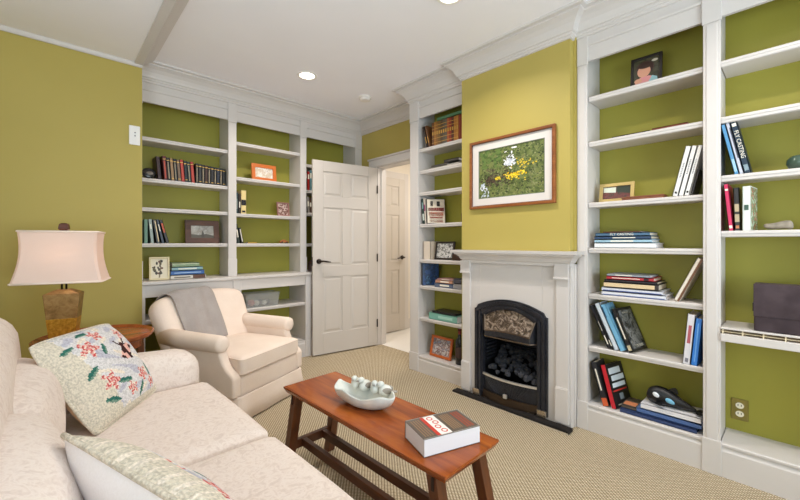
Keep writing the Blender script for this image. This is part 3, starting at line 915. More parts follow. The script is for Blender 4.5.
mb = MB(); mb.hexa(sq(.070, .056, 0), sq(.066, .052, .018)); mb.build('foot', mat((58, 34, 22), .4), lamp, bevel=.003)
PAT = NT('patinated_bronze', .34, .65)
_v = PAT.mapping(); _n = PAT.noise(_v, 26, 5, .65, .4)
PAT.color(PAT.ramp(_n, [(.3, (124, 92, 54)), (.5, (160, 124, 76)), (.72, (184, 148, 98))])); PAT.bump(_n, .2, .003); PAT = PAT.m
GOLD = NT('rubbed_gold_patina', .34, .6)
_v = GOLD.mapping(); _n = GOLD.noise(_v, 60, 4, .65, .3)
GOLD.color(GOLD.ramp(_n, [(.3, (160, 104, 26)), (.55, (202, 148, 50)), (.75, (222, 178, 84))])); GOLD = GOLD.m
def hxz(z): return .058 + (.080-.058)*(z-.018)/.25, .045 + (.060-.045)*(z-.018)/.25
a0, a1, a2 = hxz(.018), hxz(.125), hxz(.268)
mb = MB(); mb.hexa(sq(*a1, .125), sq(*a2, .268)); mb.hexa(sq(*a2, .268), sq(.030, .024, .292)); mb.build('base', PAT, lamp, bevel=.003)
mb = MB(); mb.hexa(sq(*a0, .018), sq(a1[0]+.001, a1[1]+.001, .128)); mb.build('gold_band', GOLD, lamp, bevel=.002)
mb = MB()
for s in (-1, 1): mb.tube([(s*.010, 0, .29), (s*.010, 0, .37)], .005, 8)
mb.tube([(0, 0, .37), (0, 0, .625)], .004, 8)
mb.build('stem', BRONZEK, lamp, smooth=True)
SH = m_fabric('cream_silk_lampshade', (244, 226, 216), (248, 232, 222), 300, .05)
_t = SH.node_tree; _b = _t.nodes['Principled BSDF']
_tr = _t.nodes.new('ShaderNodeBsdfTranslucent'); _tr.inputs[0].default_value = lin((250, 226, 206))
_mx = _t.nodes.new('ShaderNodeMixShader'); _mx.inputs[0].default_value = .35
_t.links.new(_b.outputs[0], _mx.inputs[1]); _t.links.new(_tr.outputs[0], _mx.inputs[2]); _t.links.new(_mx.outputs[0], _t.nodes['Material Output'].inputs['Surface'])
mb = MB(); N = 14; rows = []
Zb, Zt = .338, .622
for i in range(N+1):
    t = i/N
    k = (1-t)**1.9
    hx, hy = .170 + .024*k - .010*math.sin(PI*t) , .112 + .022*k - .008*math.sin(PI*t)
    z = Zb + (Zt-Zb)*t
    c = .012
    row = [(-hx+c, -hy, z), (hx-c, -hy, z), (hx, -hy+c, z), (hx, hy-c, z), (hx-c, hy, z), (-hx+c, hy, z), (-hx, hy-c, z), (-hx, -hy+c, z)]
    rows.append([mb.bm.verts.new(p) for p in row])
for a, b in zip(rows, rows[1:]):
    for i in range(8): mb.bm.faces.new((a[i], a[(i+1) % 8], b[(i+1) % 8], b[i]))
rtop = [tuple(v.co) for v in rows[-1]]; rbot = [tuple(v.co) for v in rows[0]]
shade = mb.build('lamp_shade', SH, lamp)
q = shade.modifiers.new('thick', 'SOLIDIFY'); q.thickness = .003
mb = MB()
for r_ in (rtop, rbot): mb.tube(r_ + [r_[0]], .0055, 8)
mb.build('shade_trim', mat((246, 226, 212), .8), shade, smooth=True)
mb = MB()
for s in (-1, 1): mb.tube([(0, 0, .618), (s*.158, 0, .618)], .003, 6)
mb.build('spider', BRONZEK, shade)
mb = MB(); mb.hexa(sq(.012, .012, .626), sq(.024, .018, .640)); mb.hexa(sq(.024, .018, .640), sq(.020, .015, .668)); mb.hexa(sq(.020, .015, .668), sq(.010, .008, .674))
mb.build('finial', mat((84, 44, 26), .35), lamp, bevel=.002)

bl = MB(); bl.ball((0, 0, .45), (.028, .028, .036)); bl.build('bulb', m_emit('lit_bulb', (255, 232, 205), 1.0), lamp, smooth=True)
L = D.lights.new('lamp_bulb', 'POINT'); L.energy = .45; L.color = (1.0, .88, .78); L.shadow_soft_size = .045
o = D.objects.new('lamp_bulb', L); COL.objects.link(o); o.location = (LX, LY, .616+.50)
# ------------------------------------------------------------------ coffee table with its dish and book
CT = (1.046, 1.276); CR = R(1.5); TZ = .44
ct = thing('coffee_table', 'narrow reddish-brown wooden coffee table with splayed legs in front of the sofa', 'coffee table', (CT[0], CT[1], 0), (0, 0, CR))
hw, hl = .161, .524
mb = MB()
mb.hexa([(-hw+.012, -hl+.012, TZ-.030), (hw-.012, -hl+.012, TZ-.030), (hw-.012, hl-.012, TZ-.030), (-hw+.012, hl-.012, TZ-.030)], [(-hw, -hl, TZ-.008), (hw, -hl, TZ-.008), (hw, hl, TZ-.008), (-hw, hl, TZ-.008)])
mb.box(-hw, hw, -hl, hl, TZ-.008, TZ)
mb.build('table_top', TABLEW, ct, bevel=.002)
for sx in (-1, 1):
    for sy in (-1, 1):
        mb = MB()
        def q4(x, y, z, w=.022): return [(x-w, y-w, z), (x+w, y-w, z), (x+w, y+w, z), (x-w, y+w, z)]
        mb.hexa(q4(sx*.128, sy*(hl+.015), 0), q4(sx*.122, sy*(hl-.075), TZ-.031))
        leg = mb.build('leg', TABLEL, ct, bevel=.002)
        if sx < 0:
            g = MB(); g.box(sx*.1456-.0035, sx*.1456, sy*(hl-.064)-.005, sy*(hl-.064)+.005, TZ-.078, TZ-.036)
            g.build('wedge', mat((40, 20, 10), .5), leg)
for sy in (-1, 1):
    mb = MB(); y = sy*(hl-.012); mb.box(-.115, .115, y-.013, y+.013, .105, .15); mb.build('cross_stretcher', TABLEB, ct, bevel=.002)
for x in (-.055, .068):
    mb = MB(); mb.box(x-.013, x+.013, -hl+.024, hl-.024, .108, .148); mb.build('long_stretcher', TABLEB, ct, bevel=.002)

CER = m_fabric('pale_glazed_ceramic', (196, 202, 200), (226, 224, 214), 22, .05); CER.node_tree.nodes['Principled BSDF'].inputs['Roughness'].default_value = .3
CERD = m_fabric('grey_brown_glaze', (120, 112, 104), (176, 168, 156), 30, .05); CERD.node_tree.nodes['Principled BSDF'].inputs['Roughness'].default_value = .35
dish = thing('ceramic_dish', 'pale ceramic boat-shaped dish with small birds perched along its rim, on the coffee table', 'dish', (1.036, 1.338, TZ+.0062), (0, 0, R(14)))
mb = MB(); nu, nv = 40, 8; grid = []
LL, WW = .155, .066
def rimz(a): return .058 + .010*math.sin(5*a+.6) + .014*(abs(math.sin(a))**6)
for j in range(nv+1):
    t = j/nv; row = []
    for i in range(nu):
        a = 2*PI*i/nu
        k = .50 + .5*math.sin(t*PI/2)
        wob = 1 + .05*t*math.sin(7*a)
        row.append(mb.bm.verts.new((WW*k*wob*math.cos(a), LL*k*wob*math.sin(a), rimz(a)*t**1.4)))
    grid.append(row)
mb.bm.faces.new(grid[0][::-1])
for a_, b_ in zip(grid, grid[1:]):
    for i in range(nu): mb.bm.faces.new((a_[i], a_[(i+1) % nu], b_[(i+1) % nu], b_[i]))
bo = mb.build('bowl', CER, dish, smooth=True, sub=1)
q = bo.modifiers.new('thick', 'SOLIDIFY'); q.thickness = .006; q.offset = 1
for k, (y, tw) in enumerate(((.085, 20), (.030, -25), (-.028, 30), (-.084, -60))):
    M = Matrix.Rotation(R(tw+180), 3, 'Z')
    mb = MB(); mb.ball((.048, y, .062), (.030, .022, .026), M, u=16, v=10); mb.ball(Vector((.048, y, .086)) + M @ Vector((.020, 0, .004)), (.016, .014, .014), M, u=14, v=8)
    bd = mb.build('bird', CER, dish, smooth=True)
    P = Vector((.048, y, .0))
    for w_ in (.018, -.018):
        mb = MB(); mb.ball(P + M @ Vector((-.012, w_, .066)), (.024, .006, .014), M, u=10, v=8); mb.build('wing', CERD, bd, smooth=True)
    mb = MB(); mb.ball(P + M @ Vector((.038, 0, .088)), (.009, .004, .004), M, u=8, v=6); mb.build('beak', CERD, bd, smooth=True)
    mb = MB(); mb.ball(P + M @ Vector((-.038, 0, .058)), (.020, .010, .006), M, u=8, v=6); mb.build('tail', CERD, bd, smooth=True)

# ------------------------------------------------------------------ books, frames and the small things on the shelves
SIDE = {'R': -90.0, 'B': 0.0}
XSP, YSP = 2.478, 3.606           # front edges of the shelves
def place(side, u, depth, z):
    return (XSP+depth, u, z) if side == 'R' else (u, YSP+depth, z)
INK = mat((236, 230, 214), .6, name='pale_lettering'); GOLDINK = mat((206, 164, 84), .4, .3, name='gold_lettering'); DARKINK = mat((34, 32, 36), .6, name='dark_lettering'); REDINK = mat((190, 44, 38), .6, name='red_lettering')
def book(label, side, u, z, t, dp, h, col, lean=0.0, depth=.03, flat=False, yaw=0.0, group=None, pages=None, rough=.4, marks=(), face=(), texts=(), name='book', cat='book', top=(), topm=None):
    """a bound book: t thick, dp deep, h tall; u is its left edge along the shelf. marks: (z0,z1,x0,x1,mat) blocks on the spine
       face: (y0,y1,z0,z1,mat) blocks on the right-hand cover"""
    th = R(SIDE[side] + yaw); a = R(90) if flat else R(lean)
    x, y, zz = place(side, u, depth, z)
    zz += (t*math.sin(a) if a > 0 else 0) + .0006
    root = thing(name, label, cat, (x, y, zz), (0, a, th), group)
    c = mat(col, rough)
    b = min(.003, t*.15)
    mats = [c]
    def mi(m):
        if m not in mats: mats.append(m)
        return mats.index(m)
    mb = MB()
    mb.box(0, b, 0, dp, 0, h).box(t-b, t, 0, dp, 0, h).box(0, t, 0, b, 0, h)
    for z0, z1, x0, x1, m in marks: mb.box(t*x0, t*x1, -.0007, .0005, h*z0, h*z1, mi(m))
    for y0, y1, z0, z1, m in face: mb.box(t-.0005, t+.0007, dp*y0, dp*y1, h*z0, h*z1, mi(m))
    for s, size, zc, m in texts:        # spine lettering
        M = Matrix.Translation((t/2, -.0010, h*zc)) @ Matrix(((0, 1, 0, 0), (0, 0, -1, 0), (-1, 0, 0, 0), (0, 0, 0, 1)))
        text_mesh(mb, s, size, M @ Matrix.Rotation(PI if flat else 0, 4, 'Z'), mi(m))
    for z0, z1, x0, x1, y in top: mb.box(x0, x1, y, y+.0012, z0, z1, mi(topm))
    mb.build('cover', mats, root)
    MB().box(b, t-b, b, dp-.004, .004, h-.004).build('pages', pages or PAGES, root)
    return root
def lab(z0, z1, m=INK, x0=.15, x1=.85): return (z0, z1, x0, x1, m)

def frame(label, side, u, z, w, h, col, photo, border=.018, depth=.08, tilt=8, yaw=0, th=.016, mount=None, rough=.35, name='photo_frame', group=None, metal=0.0):
    x, y, zz = place(side, u, depth, z)
    ang = SIDE[side] + yaw
    root = thing(name, label, 'picture frame', (x, y, zz + .001 + th*math.sin(R(tilt))), (R(-tilt), 0, R(ang)), group)
    o = [(-w/2, 0), (w/2, 0), (w/2, h), (-w/2, h)]; b = border
    i = [(-w/2+b, b), (w/2-b, b), (w/2-b, h-b), (-w/2+b, h-b)]
    MB().ring(o, i, 'y', 0, th).build('border', mat(col, rough, metal), root, bevel=.002)
    MB().box(-w/2+b*.6, w/2-b*.6, th*.55, th*.8, b*.6, h-b*.6).build('photo', photo, root)
    if mount:
        q = b + mount
        j = [(-w/2+q, q), (w/2-q, q), (w/2-q, h-q), (-w/2+q, h-q)]
        MB().ring(i, j, 'y', th*.42, th*.56).build('mount', mat((236, 230, 218), .7), root)
    s = math.tan(R(tilt)); k = h*.62
    ln = k*(math.tan(R(tilt)) + .22)
    mb = MB(); mb.hexa([(-.012, th, k*.55), (.012, th, k*.55), (.012, th+.003, k*.55), (-.012, th+.003, k*.55)], [(-.012, th, k), (.012, th, k), (.012, th+.003, k), (-.012, th+.003, k)])
    mb.hexa([(-.012, th+k*.24, k*.24*s+.002), (.012, th+k*.24, k*.24*s+.002), (.012, th+k*.24+.003, k*.24*s+.002), (-.012, th+k*.24+.003, k*.24*s+.002)], [(-.012, th+.001, k), (.012, th+.001, k), (.012, th+.004, k), (-.012, th+.004, k)])
    mb.build('easel_back', mat((40, 34, 30), .7), root)
    return root
def disc(cx, cz, rx, rz, n=22): return [(cx + rx*math.cos(2*PI*i/n), cz + rz*math.sin(2*PI*i/n)) for i in range(n)]
def print_shapes(root, y, shapes):
    """flat areas of colour printed on a photo: (mat colour, outline) pairs"""
    mats, mb = [], MB()
    for k, (c, poly) in enumerate(shapes):
        m = mat(c, .3)
        if m not in mats: mats.append(m)
        yy = y - .00012*(k+1)
        mb.face([(p[0], yy, p[1]) for p in poly], mats.index(m))
    return mb.build('print', mats, root)

# ---- right bookcase, inner bay
f = frame('dark framed photo of a child, alone on the top shelf right of the fireplace', 'R', .606, 2.095, .160, .195, (34, 26, 22), m_photo('dark_garden_print', [(40, 44, 32), (78, 74, 56), (52, 48, 40)], 24), .014, .085, 7)
print_shapes(f, .0085, [((58, 34, 26), disc(-.006, .122, .046, .044)), ((222, 160, 132), disc(-.012, .104, .034, .038)), ((58, 34, 26), disc(-.004, .140, .040, .020)), ((226, 150, 150), [(-.062, .016), (.058, .016), (.046, .056), (.014, .070), (-.030, .068), (-.052, .050)]), ((150, 190, 196), [(.014, .034), (.060, .022), (.056, .052), (.030, .066)]), ((222, 160, 132), disc(-.040, .050, .020, .014)), ((196, 186, 170), disc(.042, .158, .016, .008))])
book('thin dark brown book lying flat on the second shelf right of the fireplace', 'R', .775, 1.812, .016, .14, .20, (58, 40, 30), flat=True, depth=.05)
book('reddish-brown album lying flat at the middle of the second shelf, right of fireplace', 'R', .565, 1.812, .022, .15, .165, (120, 62, 40), flat=True, depth=.05, name='album', cat='book')
f = frame('small gold framed group photo on the third shelf right of the fireplace', 'R', .762, 1.428, .195, .120, (198, 172, 110), m_photo('group_print', [(52, 44, 40), (120, 70, 66), (60, 56, 50), (150, 140, 120)], 40), .020, .075, 10, rough=.35, metal=.4)
print_shapes(f, .0085, [((206, 212, 196), [(-.074, .066), (-.004, .060), (-.004, .096), (-.074, .096)]), ((50, 58, 46), [(0, .062), (.074, .050), (.074, .098), (0, .098)])])
t = thing('wooden_box', 'flat reddish-brown wooden box lying beside the small gold frame, right of fireplace', 'box', place('R', .61, .03, 1.4286), (0, 0, R(-90)))
BW = m_wood('brown_box_wood', (96, 52, 30), (132, 76, 46), (152, 94, 60), .4, 'X')
MB().box(-.105, .105, 0, .085, 0, .014).build('tray', BW, t, bevel=.002); MB().box(-.107, .107, -.002, .087, .0142, .022).build('lid', BW, t, bevel=.002)
gw = 'white books leaning on the third shelf right of the fireplace'
a = 12.8; ca = math.cos(R(a)); u = .462
for i, (tt, lb) in enumerate(((.026, 'white book at the left of the leaning trio, faint grey lettering, right of fireplace'), (.024, 'middle white book of the leaning trio right of the fireplace'), (.022, 'white book at the right of the leaning trio right of the fireplace'))):
    book(lb, 'R', u, 1.428, tt, .17, .268 - .002*i, (226, 224, 222), lean=a, depth=.012, group=gw, marks=([lab(.05, .09, DARKINK, .3, .7)] if i != 1 else []) + [lab(.38+.034*k+(.06 if i else 0), .40+.034*k+(.06 if i else 0), mat((150, 150, 152), .6), .36, .62) for k in range(9)])
    u -= tt/ca + .0006
book('tall dark book leaning behind the white trio against the bookcase upright', 'R', u-.001, 1.428, .010, .15, .14, (44, 34, 28), lean=a, depth=.03)
# stack on shelf 4
z = 1.1446; NAVY = (38, 60, 92)
FLYT = [('FLY CASTING', .021, .5, INK)]
for lb, tt, ln, col, mk, tx, pg, du in (
    ('white book at the bottom of the blue and white stack, right of fireplace', .030, .325, (228, 230, 232), [], [], PAGESW, 0),
    ('pale blue book second from the bottom of the blue and white stack, right of fireplace', .020, .305, (150, 186, 206), [lab(.3, .7, INK, .3, .7)], [], PAGESW, 0),
    ('navy book third up in the blue and white stack, right of fireplace', .018, .302, (40, 66, 100), [lab(.34, .74, INK, .38, .66)], [], PAGES, 0),
    ('steel-blue titled book near the top of the blue-white stack, right of fireplace', .020, .290, (70, 104, 134), [], FLYT, PAGES, -.006),
    ('brown booklet on top of the blue and white stack, right of fireplace', .007, .20, (96, 58, 40), [], [], PAGES, -.05)):
    book(lb, 'R', .862+du, z, tt, .19, ln, col, flat=True, depth=.012, marks=mk, texts=tx, pages=pg)
    z += tt + .0012
# stack on shelf 5
z = .8556
for lb, tt, ln, col, mk, pg, du in (
    ('white book at the bottom of the mixed stack, right of fireplace', .024, .330, (214, 216, 224), [lab(.02, .98, mat((96, 108, 150), .5), .72, .98)], PAGESW, 0),
    ('blue-striped white book second from the bottom of the mixed stack, right of fireplace', .022, .315, (206, 210, 222), [lab(.02, .98, mat((70, 84, 140), .5), .66, .9)], PAGESW, 0),
    ('thick cream book with dark cover in the middle of the mixed stack, right of fireplace', .034, .285, (52, 46, 42), [lab(.0, .93, mat((220, 196, 156), .6), .18, .84)], PAGES, -.012),
    ('dark thin book under the red one in the mixed stack, right of fireplace', .013, .275, (40, 36, 40), [], PAGES, -.016),
    ('red book with white lettering near the top of the mixed stack, right of fireplace', .020, .245, (176, 42, 52), [lab(.12, .72, INK, .42, .6), lab(.80, .90, DARKINK, .2, .8)], PAGES, -.028),
    ('silver-grey magazine on top of the mixed stack, right of fireplace', .012, .225, (150, 156, 166), [lab(.2, .6, INK, .3, .7)], PAGESW, -.030)):
    book(lb, 'R', .820+du, z, tt, .20, ln, col, flat=True, depth=.010, marks=mk, pages=pg)
    z += tt + .0012
book('white and brown book leaning steeply against the upright beside the mixed stack, right of fireplace', 'R', .4555, .855, .026, .19, .252, (222, 212, 198), lean=24, depth=.012, marks=[(0, 1, .62, 1, mat((112, 74, 48), .5))])
# four leaning books, shelf 6
a = -23; ca = math.cos(R(a)); sa = math.sin(R(-a)); u = .783
GREYPH = m_photo('grey_portrait_print', [(24, 24, 26), (60, 60, 62), (126, 126, 126), (40, 40, 42)], 16)
for lb, tt, hh, col, mk, fc in (
    ('black book leftmost of the leaning row, sixth shelf, right of fireplace', .020, .275, (30, 30, 36), [lab(.1, .3, INK, .35, .65), lab(.4, .62, INK, .45, .55)], []),
    ('thin black book beside the white one in the leaning row, right of fireplace', .010, .274, (34, 34, 38), [lab(.08, .22, INK, .3, .7)], []),
    ('white book in the leaning row on the sixth shelf, right of fireplace', .028, .290, (206, 214, 224), [], []),
    ('sky-blue book in the leaning row on the sixth shelf, right of fireplace', .030, .285, (118, 178, 212), [lab(.72, .95, mat((40, 90, 130), .5), .1, .3)], []),
    ('black book with grey photographic cover, rightmost of the leaning row, right of fireplace', .024, .262, (36, 35, 37), [lab(.3, .8, INK, .3, .62), lab(.04, .16, mat((190, 180, 150), .6), .1, .9)], [(.10, .92, .06, .94, GREYPH), (.2, .8, .08, .14, INK), (.3, .7, .86, .9, INK)])):
    book(lb, 'R', u - (.014 if fc else 0), .525, tt, .175 if fc else .14, hh, col, lean=a, depth=.012, marks=mk, face=fc, yaw=-11 if fc else 0)
    u -= tt/ca + .0008
a = 5; ca = math.cos(R(a)); u = .416
book('white book with red title beside the blue one on the sixth shelf, right of fireplace', 'R', u, .525, .034, .17, .268, (216, 214, 220), lean=a, depth=.004, marks=[lab(.42, .78, mat((176, 90, 100), .6), .3, .7), lab(.04, .12, mat((120, 120, 130), .6), .3, .7)])
u -= .034/ca + .001
book('bright blue book against the upright on the sixth shelf, right of fireplace', 'R', u, .525, .030, .17, .250, (50, 120, 205), lean=a, depth=.004, marks=[lab(.08, .9, mat((110, 170, 230), .6), .42, .58)])
# two leaning books on the bottom shelf
a = -16; ca = math.cos(R(a)); u = .812
book('dark slim book leaning at the left of the bottom shelf, right of fireplace', 'R', u, .168, .034, .125, .262, (38, 38, 44), lean=a, depth=.012, marks=[lab(.35, .85, INK, .35, .6), lab(.0, .18, mat((206, 92, 50), .5), .05, .95)])
u -= .034/ca + .001
WB = mat((206, 214, 220), .6, name='white_cover_lettering')
b = book('black book with bright red spine leaning on the bottom shelf, right of fireplace', 'R', u-.014, .168, .026, .175, .255, (26, 24, 26), lean=a, depth=.010, yaw=-13, marks=[(0, 1, 0, 1, mat((205, 36, 52), .45))],
     face=[(.10, .92, .36, .39, REDINK), (.12, .8, .76, .90, WB), (.18, .92, .60, .72, WB), (.14, .9, .45, .55, WB), (.4, .62, .16, .30, mat((120, 130, 136), .5)), (.2, .86, .05, .075, INK)])
# flat books and the toy whale
book('dark blue thin book lying flat at the front of the bottom shelf, right of fireplace', 'R', .715, .168, .022, .19, .362, (48, 66, 108), flat=True, depth=.000, pages=mat((176, 196, 216), .6))
book('blue book lying flat under the white one on the bottom shelf, right of fireplace', 'R', .632, .1915, .026, .17, .296, (78, 106, 158), flat=True, depth=.012, pages=PAGESW)
book('white book lying flat beneath the toy whale on the bottom shelf, right of fireplace', 'R', .612, .2190, .030, .16, .274, (224, 222, 226), flat=True, depth=.014, pages=PAGESW)
b = book('grey and orange paperback lying flat on the bottom shelf beside the red-spined book', 'R', .712, .1915, .020, .150, .076, (88, 80, 72), flat=True, depth=.016, pages=PAGES)
mb = MB(); mb.box(-.0008, .0, .012, .07, .006, .070); mb.build('cover_picture', mat((214, 136, 96), .5), b)
wh = thing('toy_whale', 'black and white toy killer whale lying on the flat books of the bottom right shelf', 'toy', (2.545, .478, .2505), (0, 0, R(-90)))
BLK = mat((18, 18, 21), .4, name='black_plush'); WHT = mat((226, 230, 234), .6, name='white_plush')
mb = MB(); n = 18; rows = []
prof = [(-.150, .006, .046), (-.143, .030, .047), (-.125, .046, .050), (-.095, .055, .055), (-.055, .056, .056), (-.01, .049, .050), (.04, .037, .040), (.085, .025, .030), (.125, .014, .020), (.150, .009, .016)]
for x, r, zc in prof: rows.append([mb.bm.verts.new((x, .9*r*math.cos(2*PI*k/n), max(.002, zc + r*math.sin(2*PI*k/n)))) for k in range(n)])
for a_, b_ in zip(rows, rows[1:]):
    for k in range(n): mb.bm.faces.new((a_[k], a_[(k+1) % n], b_[(k+1) % n], b_[k]))
mb.bm.faces.new(rows[0][::-1]); mb.bm.faces.new(rows[-1])
mb.build('body', BLK, wh, smooth=True, sub=1)
mb = MB(); mb.prism([(-.02, .098), (.045, .082), (.036, .112), (.026, .120), (.008, .114)], 'y', -.006, .006); mb.build('dorsal_fin', BLK, wh, bevel=.003)
for s in (-1, 1):
    mb = MB(); mb.ball((-.055, s*.062, .020), (.036, .020, .006), Matrix.Rotation(R(s*25), 3, 'Z'), u=12, v=8); mb.build('flipper', BLK, wh, smooth=True)
mb = MB(); mb.ball((.165, .026, .012), (.020, .032, .006), Matrix.Rotation(R(-25), 3, 'Z'), u=12, v=8); mb.ball((.165, -.026, .012), (.020, .032, .006), Matrix.Rotation(R(25), 3, 'Z'), u=12, v=8); mb.build('tail_fluke', BLK, wh, smooth=True)
for s in (-1, 1):
    mb = MB(); mb.ball((-.080, s*.047, .066), (.022, .006, .014), Matrix.Rotation(R(20), 3, 'Y'), u=12, v=8); mb.build('eye_patch', WHT, wh, smooth=True)
    mb = MB(); mb.ball((-.002, s*.0405, .046), (.034, .006, .014), Matrix.Rotation(R(14), 3, 'Y'), u=12, v=8); mb.build('side_patch', mat((120, 184, 216), .4), wh, smooth=True)

wh.scale = (.78, .84, .95)
# ---- right bookcase, outer bay
a = -11.5; ca = math.cos(R(a)); u = .207
for lb, tt, hh, col, mk, tx in (
    ('light blue slim book leaning at the left, third shelf of the rightmost bay', .018, .262, (82, 142, 186), [lab(.05, .3, mat((150, 190, 214), .5), .2, .8)], []),
    ('pale grey book between two blue ones, third shelf of the rightmost bay', .016, .268, (186, 190, 204), [lab(.3, .9, mat((52, 56, 70), .5), .6, .9)], []),
    ('dark navy book titled in white capitals, third shelf of the rightmost bay', .026, .270, (30, 48, 66), [lab(.9, .96, INK, .2, .8), lab(.05, .16, mat((130, 150, 160), .5), .2, .8)], [('FLY CASTING', .024, .55, INK)])):
    book(lb, 'R', u, 1.515, tt, .18, hh, col, lean=a, depth=.012, marks=mk, texts=tx)
    u -= tt/ca + .0008
bwl = thing('glass_bowl', 'round greenish glass bowl on the third shelf of the rightmost bay', 'bowl', place('R', -.020, .085, 1.516))
mb = MB(); mb.lathe([(0, 0), (.022, 0), (.040, .010), (.050, .030), (.048, .050), (.036, .066), (.030, .068), (.028, .066), (.034, .060), (.044, .046), (.045, .030), (.036, .014), (0, .008)], 28)
mb.build('bowl', mat((70, 92, 78), .12, .1, spec=.7), bwl, smooth=True)
a = -5; u = .228
book('hot pink slim book leaning on the fourth shelf of the rightmost bay', 'R', u, 1.235, .019, .18, .235, (206, 40, 90), lean=a, depth=.010, marks=[lab(.05, .11, INK, .2, .8), lab(.86, .9, INK, .2, .8)])
u -= .019/math.cos(R(a)) + .003
book('black book with cream spine panels beside the pink one, rightmost bay', 'R', u, 1.235, .022, .125, .214, (34, 30, 28), depth=.012, marks=[lab(.44, .62, mat((176, 160, 130), .6), .12, .88), lab(.20, .38, mat((176, 160, 130), .6), .12, .88), lab(.05, .12, mat((190, 120, 80), .6), .2, .8)], lean=-1.5)
u -= .026
FLOR = m_photo('floral_cover_print', [(220, 228, 218), (206, 220, 204), (110, 140, 104), (196, 110, 104), (226, 230, 222)], 38)
book('white book with floral cover upright on the fourth shelf of the rightmost bay', 'R', u-.003, 1.235, .030, .15, .217, (222, 228, 222), depth=.010, yaw=-6, marks=[lab(.46, .58, mat((64, 92, 80), .5), .2, .75)], face=[(.04, .98, .02, .98, FLOR)])
st = thing('stone', 'flat grey fossil-like stone on the fourth shelf of the rightmost bay', 'stone', place('R', .054, .060, 1.2355), (0, 0, R(-90)))
mb = MB()
def stf(p): return Vector((p.x*(1+.12*math.sin(30*p.z+4)), p.y, p.z*(1+.35*p.x/.055) + .003*math.sin(60*p.x)))
mb.soft(.055, .030, .016, .014, (0, 0, .0225), n=8, fn=stf); mb.build('stone', m_fabric('grey_stone', (112, 104, 92), (160, 150, 136), 40, .4), st, smooth=True)
LEA = m_fabric('dark_plum_leather', (58, 48, 52), (78, 66, 70), 14, .1); LEA.node_tree.nodes['Principled BSDF'].inputs['Roughness'].default_value = .45
bx = thing('leather_case', 'dark plum leather case standing on the vented shelf of the rightmost bay', 'case', (2.505, -.062, .754), (0, 0, R(-90)))
MB().box(-.197, .19, -.045, .045, 0, .226).build('body', LEA, bx, bevel=.006)
MB().box(-.198, .191, -.048, -.0452, .070, .225).build('flap', LEA, bx, bevel=.001)
MB().box(-.203, -.1975, -.02, .02, .09, .13).build('buckle', BRONZEK, bx, bevel=.001)

# ---- narrow bookcase
GILT = mat((196, 150, 70), .4, .4, name='gilt_bands')
random.seed(21)
u = 2.345
for i, (tt, hh, col, ln) in enumerate(((.020, .205, (52, 36, 30), -14), (.018, .205, (120, 76, 44), -14))):
    b = book(['dark brown book leaning at the left end of the leather-bound row', 'tan book leaning beside the leather-bound row on the top narrow shelf'][i], 'R', u-.012-.03*i-(.04), 2.04, tt, .15, hh, col, lean=ln, depth=.012, marks=[lab(.2, .5, GILT, .3, .7)])
u = 2.228; old = [(112, 66, 30), (168, 110, 44), (140, 96, 40), (120, 88, 40), (92, 70, 44), (96, 84, 66), (104, 92, 76), (176, 84, 40), (150, 52, 30), (92, 44, 28), (176, 112, 40), (186, 124, 50), (128, 46, 20), (132, 44, 20), (130, 48, 22)]
gl = 'leather-bound books in a row on the top shelf of the narrow bookcase'
for i, col in enumerate(old):
    tt = .0242; hh = .208 + .0035*random.random()
    pos = ['first', 'second', 'third', 'fourth', 'fifth', 'sixth', 'seventh', 'eighth', 'ninth', 'tenth', 'eleventh', 'twelfth', 'thirteenth', 'fourteenth', 'fifteenth'][i]
    cn = ['brown', 'amber', 'olive-brown', 'olive-brown', 'dark tan', 'grey-brown', 'grey-brown', 'orange-tan', 'red-brown', 'dark brown', 'golden tan', 'golden tan', 'chestnut', 'chestnut', 'chestnut'][i]
    if u - tt < 1.866: break
    book('%s leather-bound book, %s upright one from the left on the top narrow shelf' % (cn, pos), 'R', u, 2.04, tt, .16, hh, col, depth=.014, group=gl, marks=[lab(.12, .14, GILT, 0, 1), lab(.30, .32, GILT, 0, 1), lab(.46, .60, GILT, .2, .8), lab(.70, .72, GILT, 0, 1), lab(.84, .86, GILT, 0, 1)] if i < 12 else [], rough=.45)
    u -= tt + .0006
b = book('green book lying flat on top of the leather-bound row', 'R', 2.17, 2.254, .030, .15, .298, (66, 110, 72), flat=True, depth=.016, group=None)
for i, (uu, tt, ln, col, lb, dz) in enumerate(((2.28, .020, .20, (150, 144, 132), 'grey magazine lying at the bottom of the pile on the second narrow shelf', 0), (2.26, .016, .19, (96, 90, 82), 'dark grey booklet in the middle of the pile on the second narrow shelf', .0212), (2.11, .026, .16, (60, 54, 48), 'dark book on top of the pile on the second narrow shelf', .0384))):
    book(lb, 'R', uu, 1.84+dz, tt, .15, ln, col, flat=True, depth=.04, pages=PAGESW)
book('pale grey paperback lying at the right end of the second narrow shelf', 'R', 2.065, 1.84, .022, .15, .13, (176, 170, 160), flat=True, depth=.03, pages=PAGESW)
a = -6; ca = math.cos(R(a)); u = 2.340
book('dark green book with a white oval on its spine, fourth narrow shelf', 'R', u, 1.35, .030, .16, .232, (44, 62, 58), lean=a, depth=.014, marks=[lab(.14, .40, mat((206, 214, 206), .5), .2, .8), lab(.6, .85, mat((120, 150, 150), .5), .2, .8)])
u -= .030/ca + .0008
book('cream-spined book beside the dark green one, fourth narrow shelf', 'R', u, 1.35, .020, .16, .236, (216, 204, 190), lean=a, depth=.012, marks=[lab(.5, .75, mat((150, 60, 110), .5), .2, .8)])
u -= .020/ca + .0012
REDC = mat((186, 44, 34), .5)
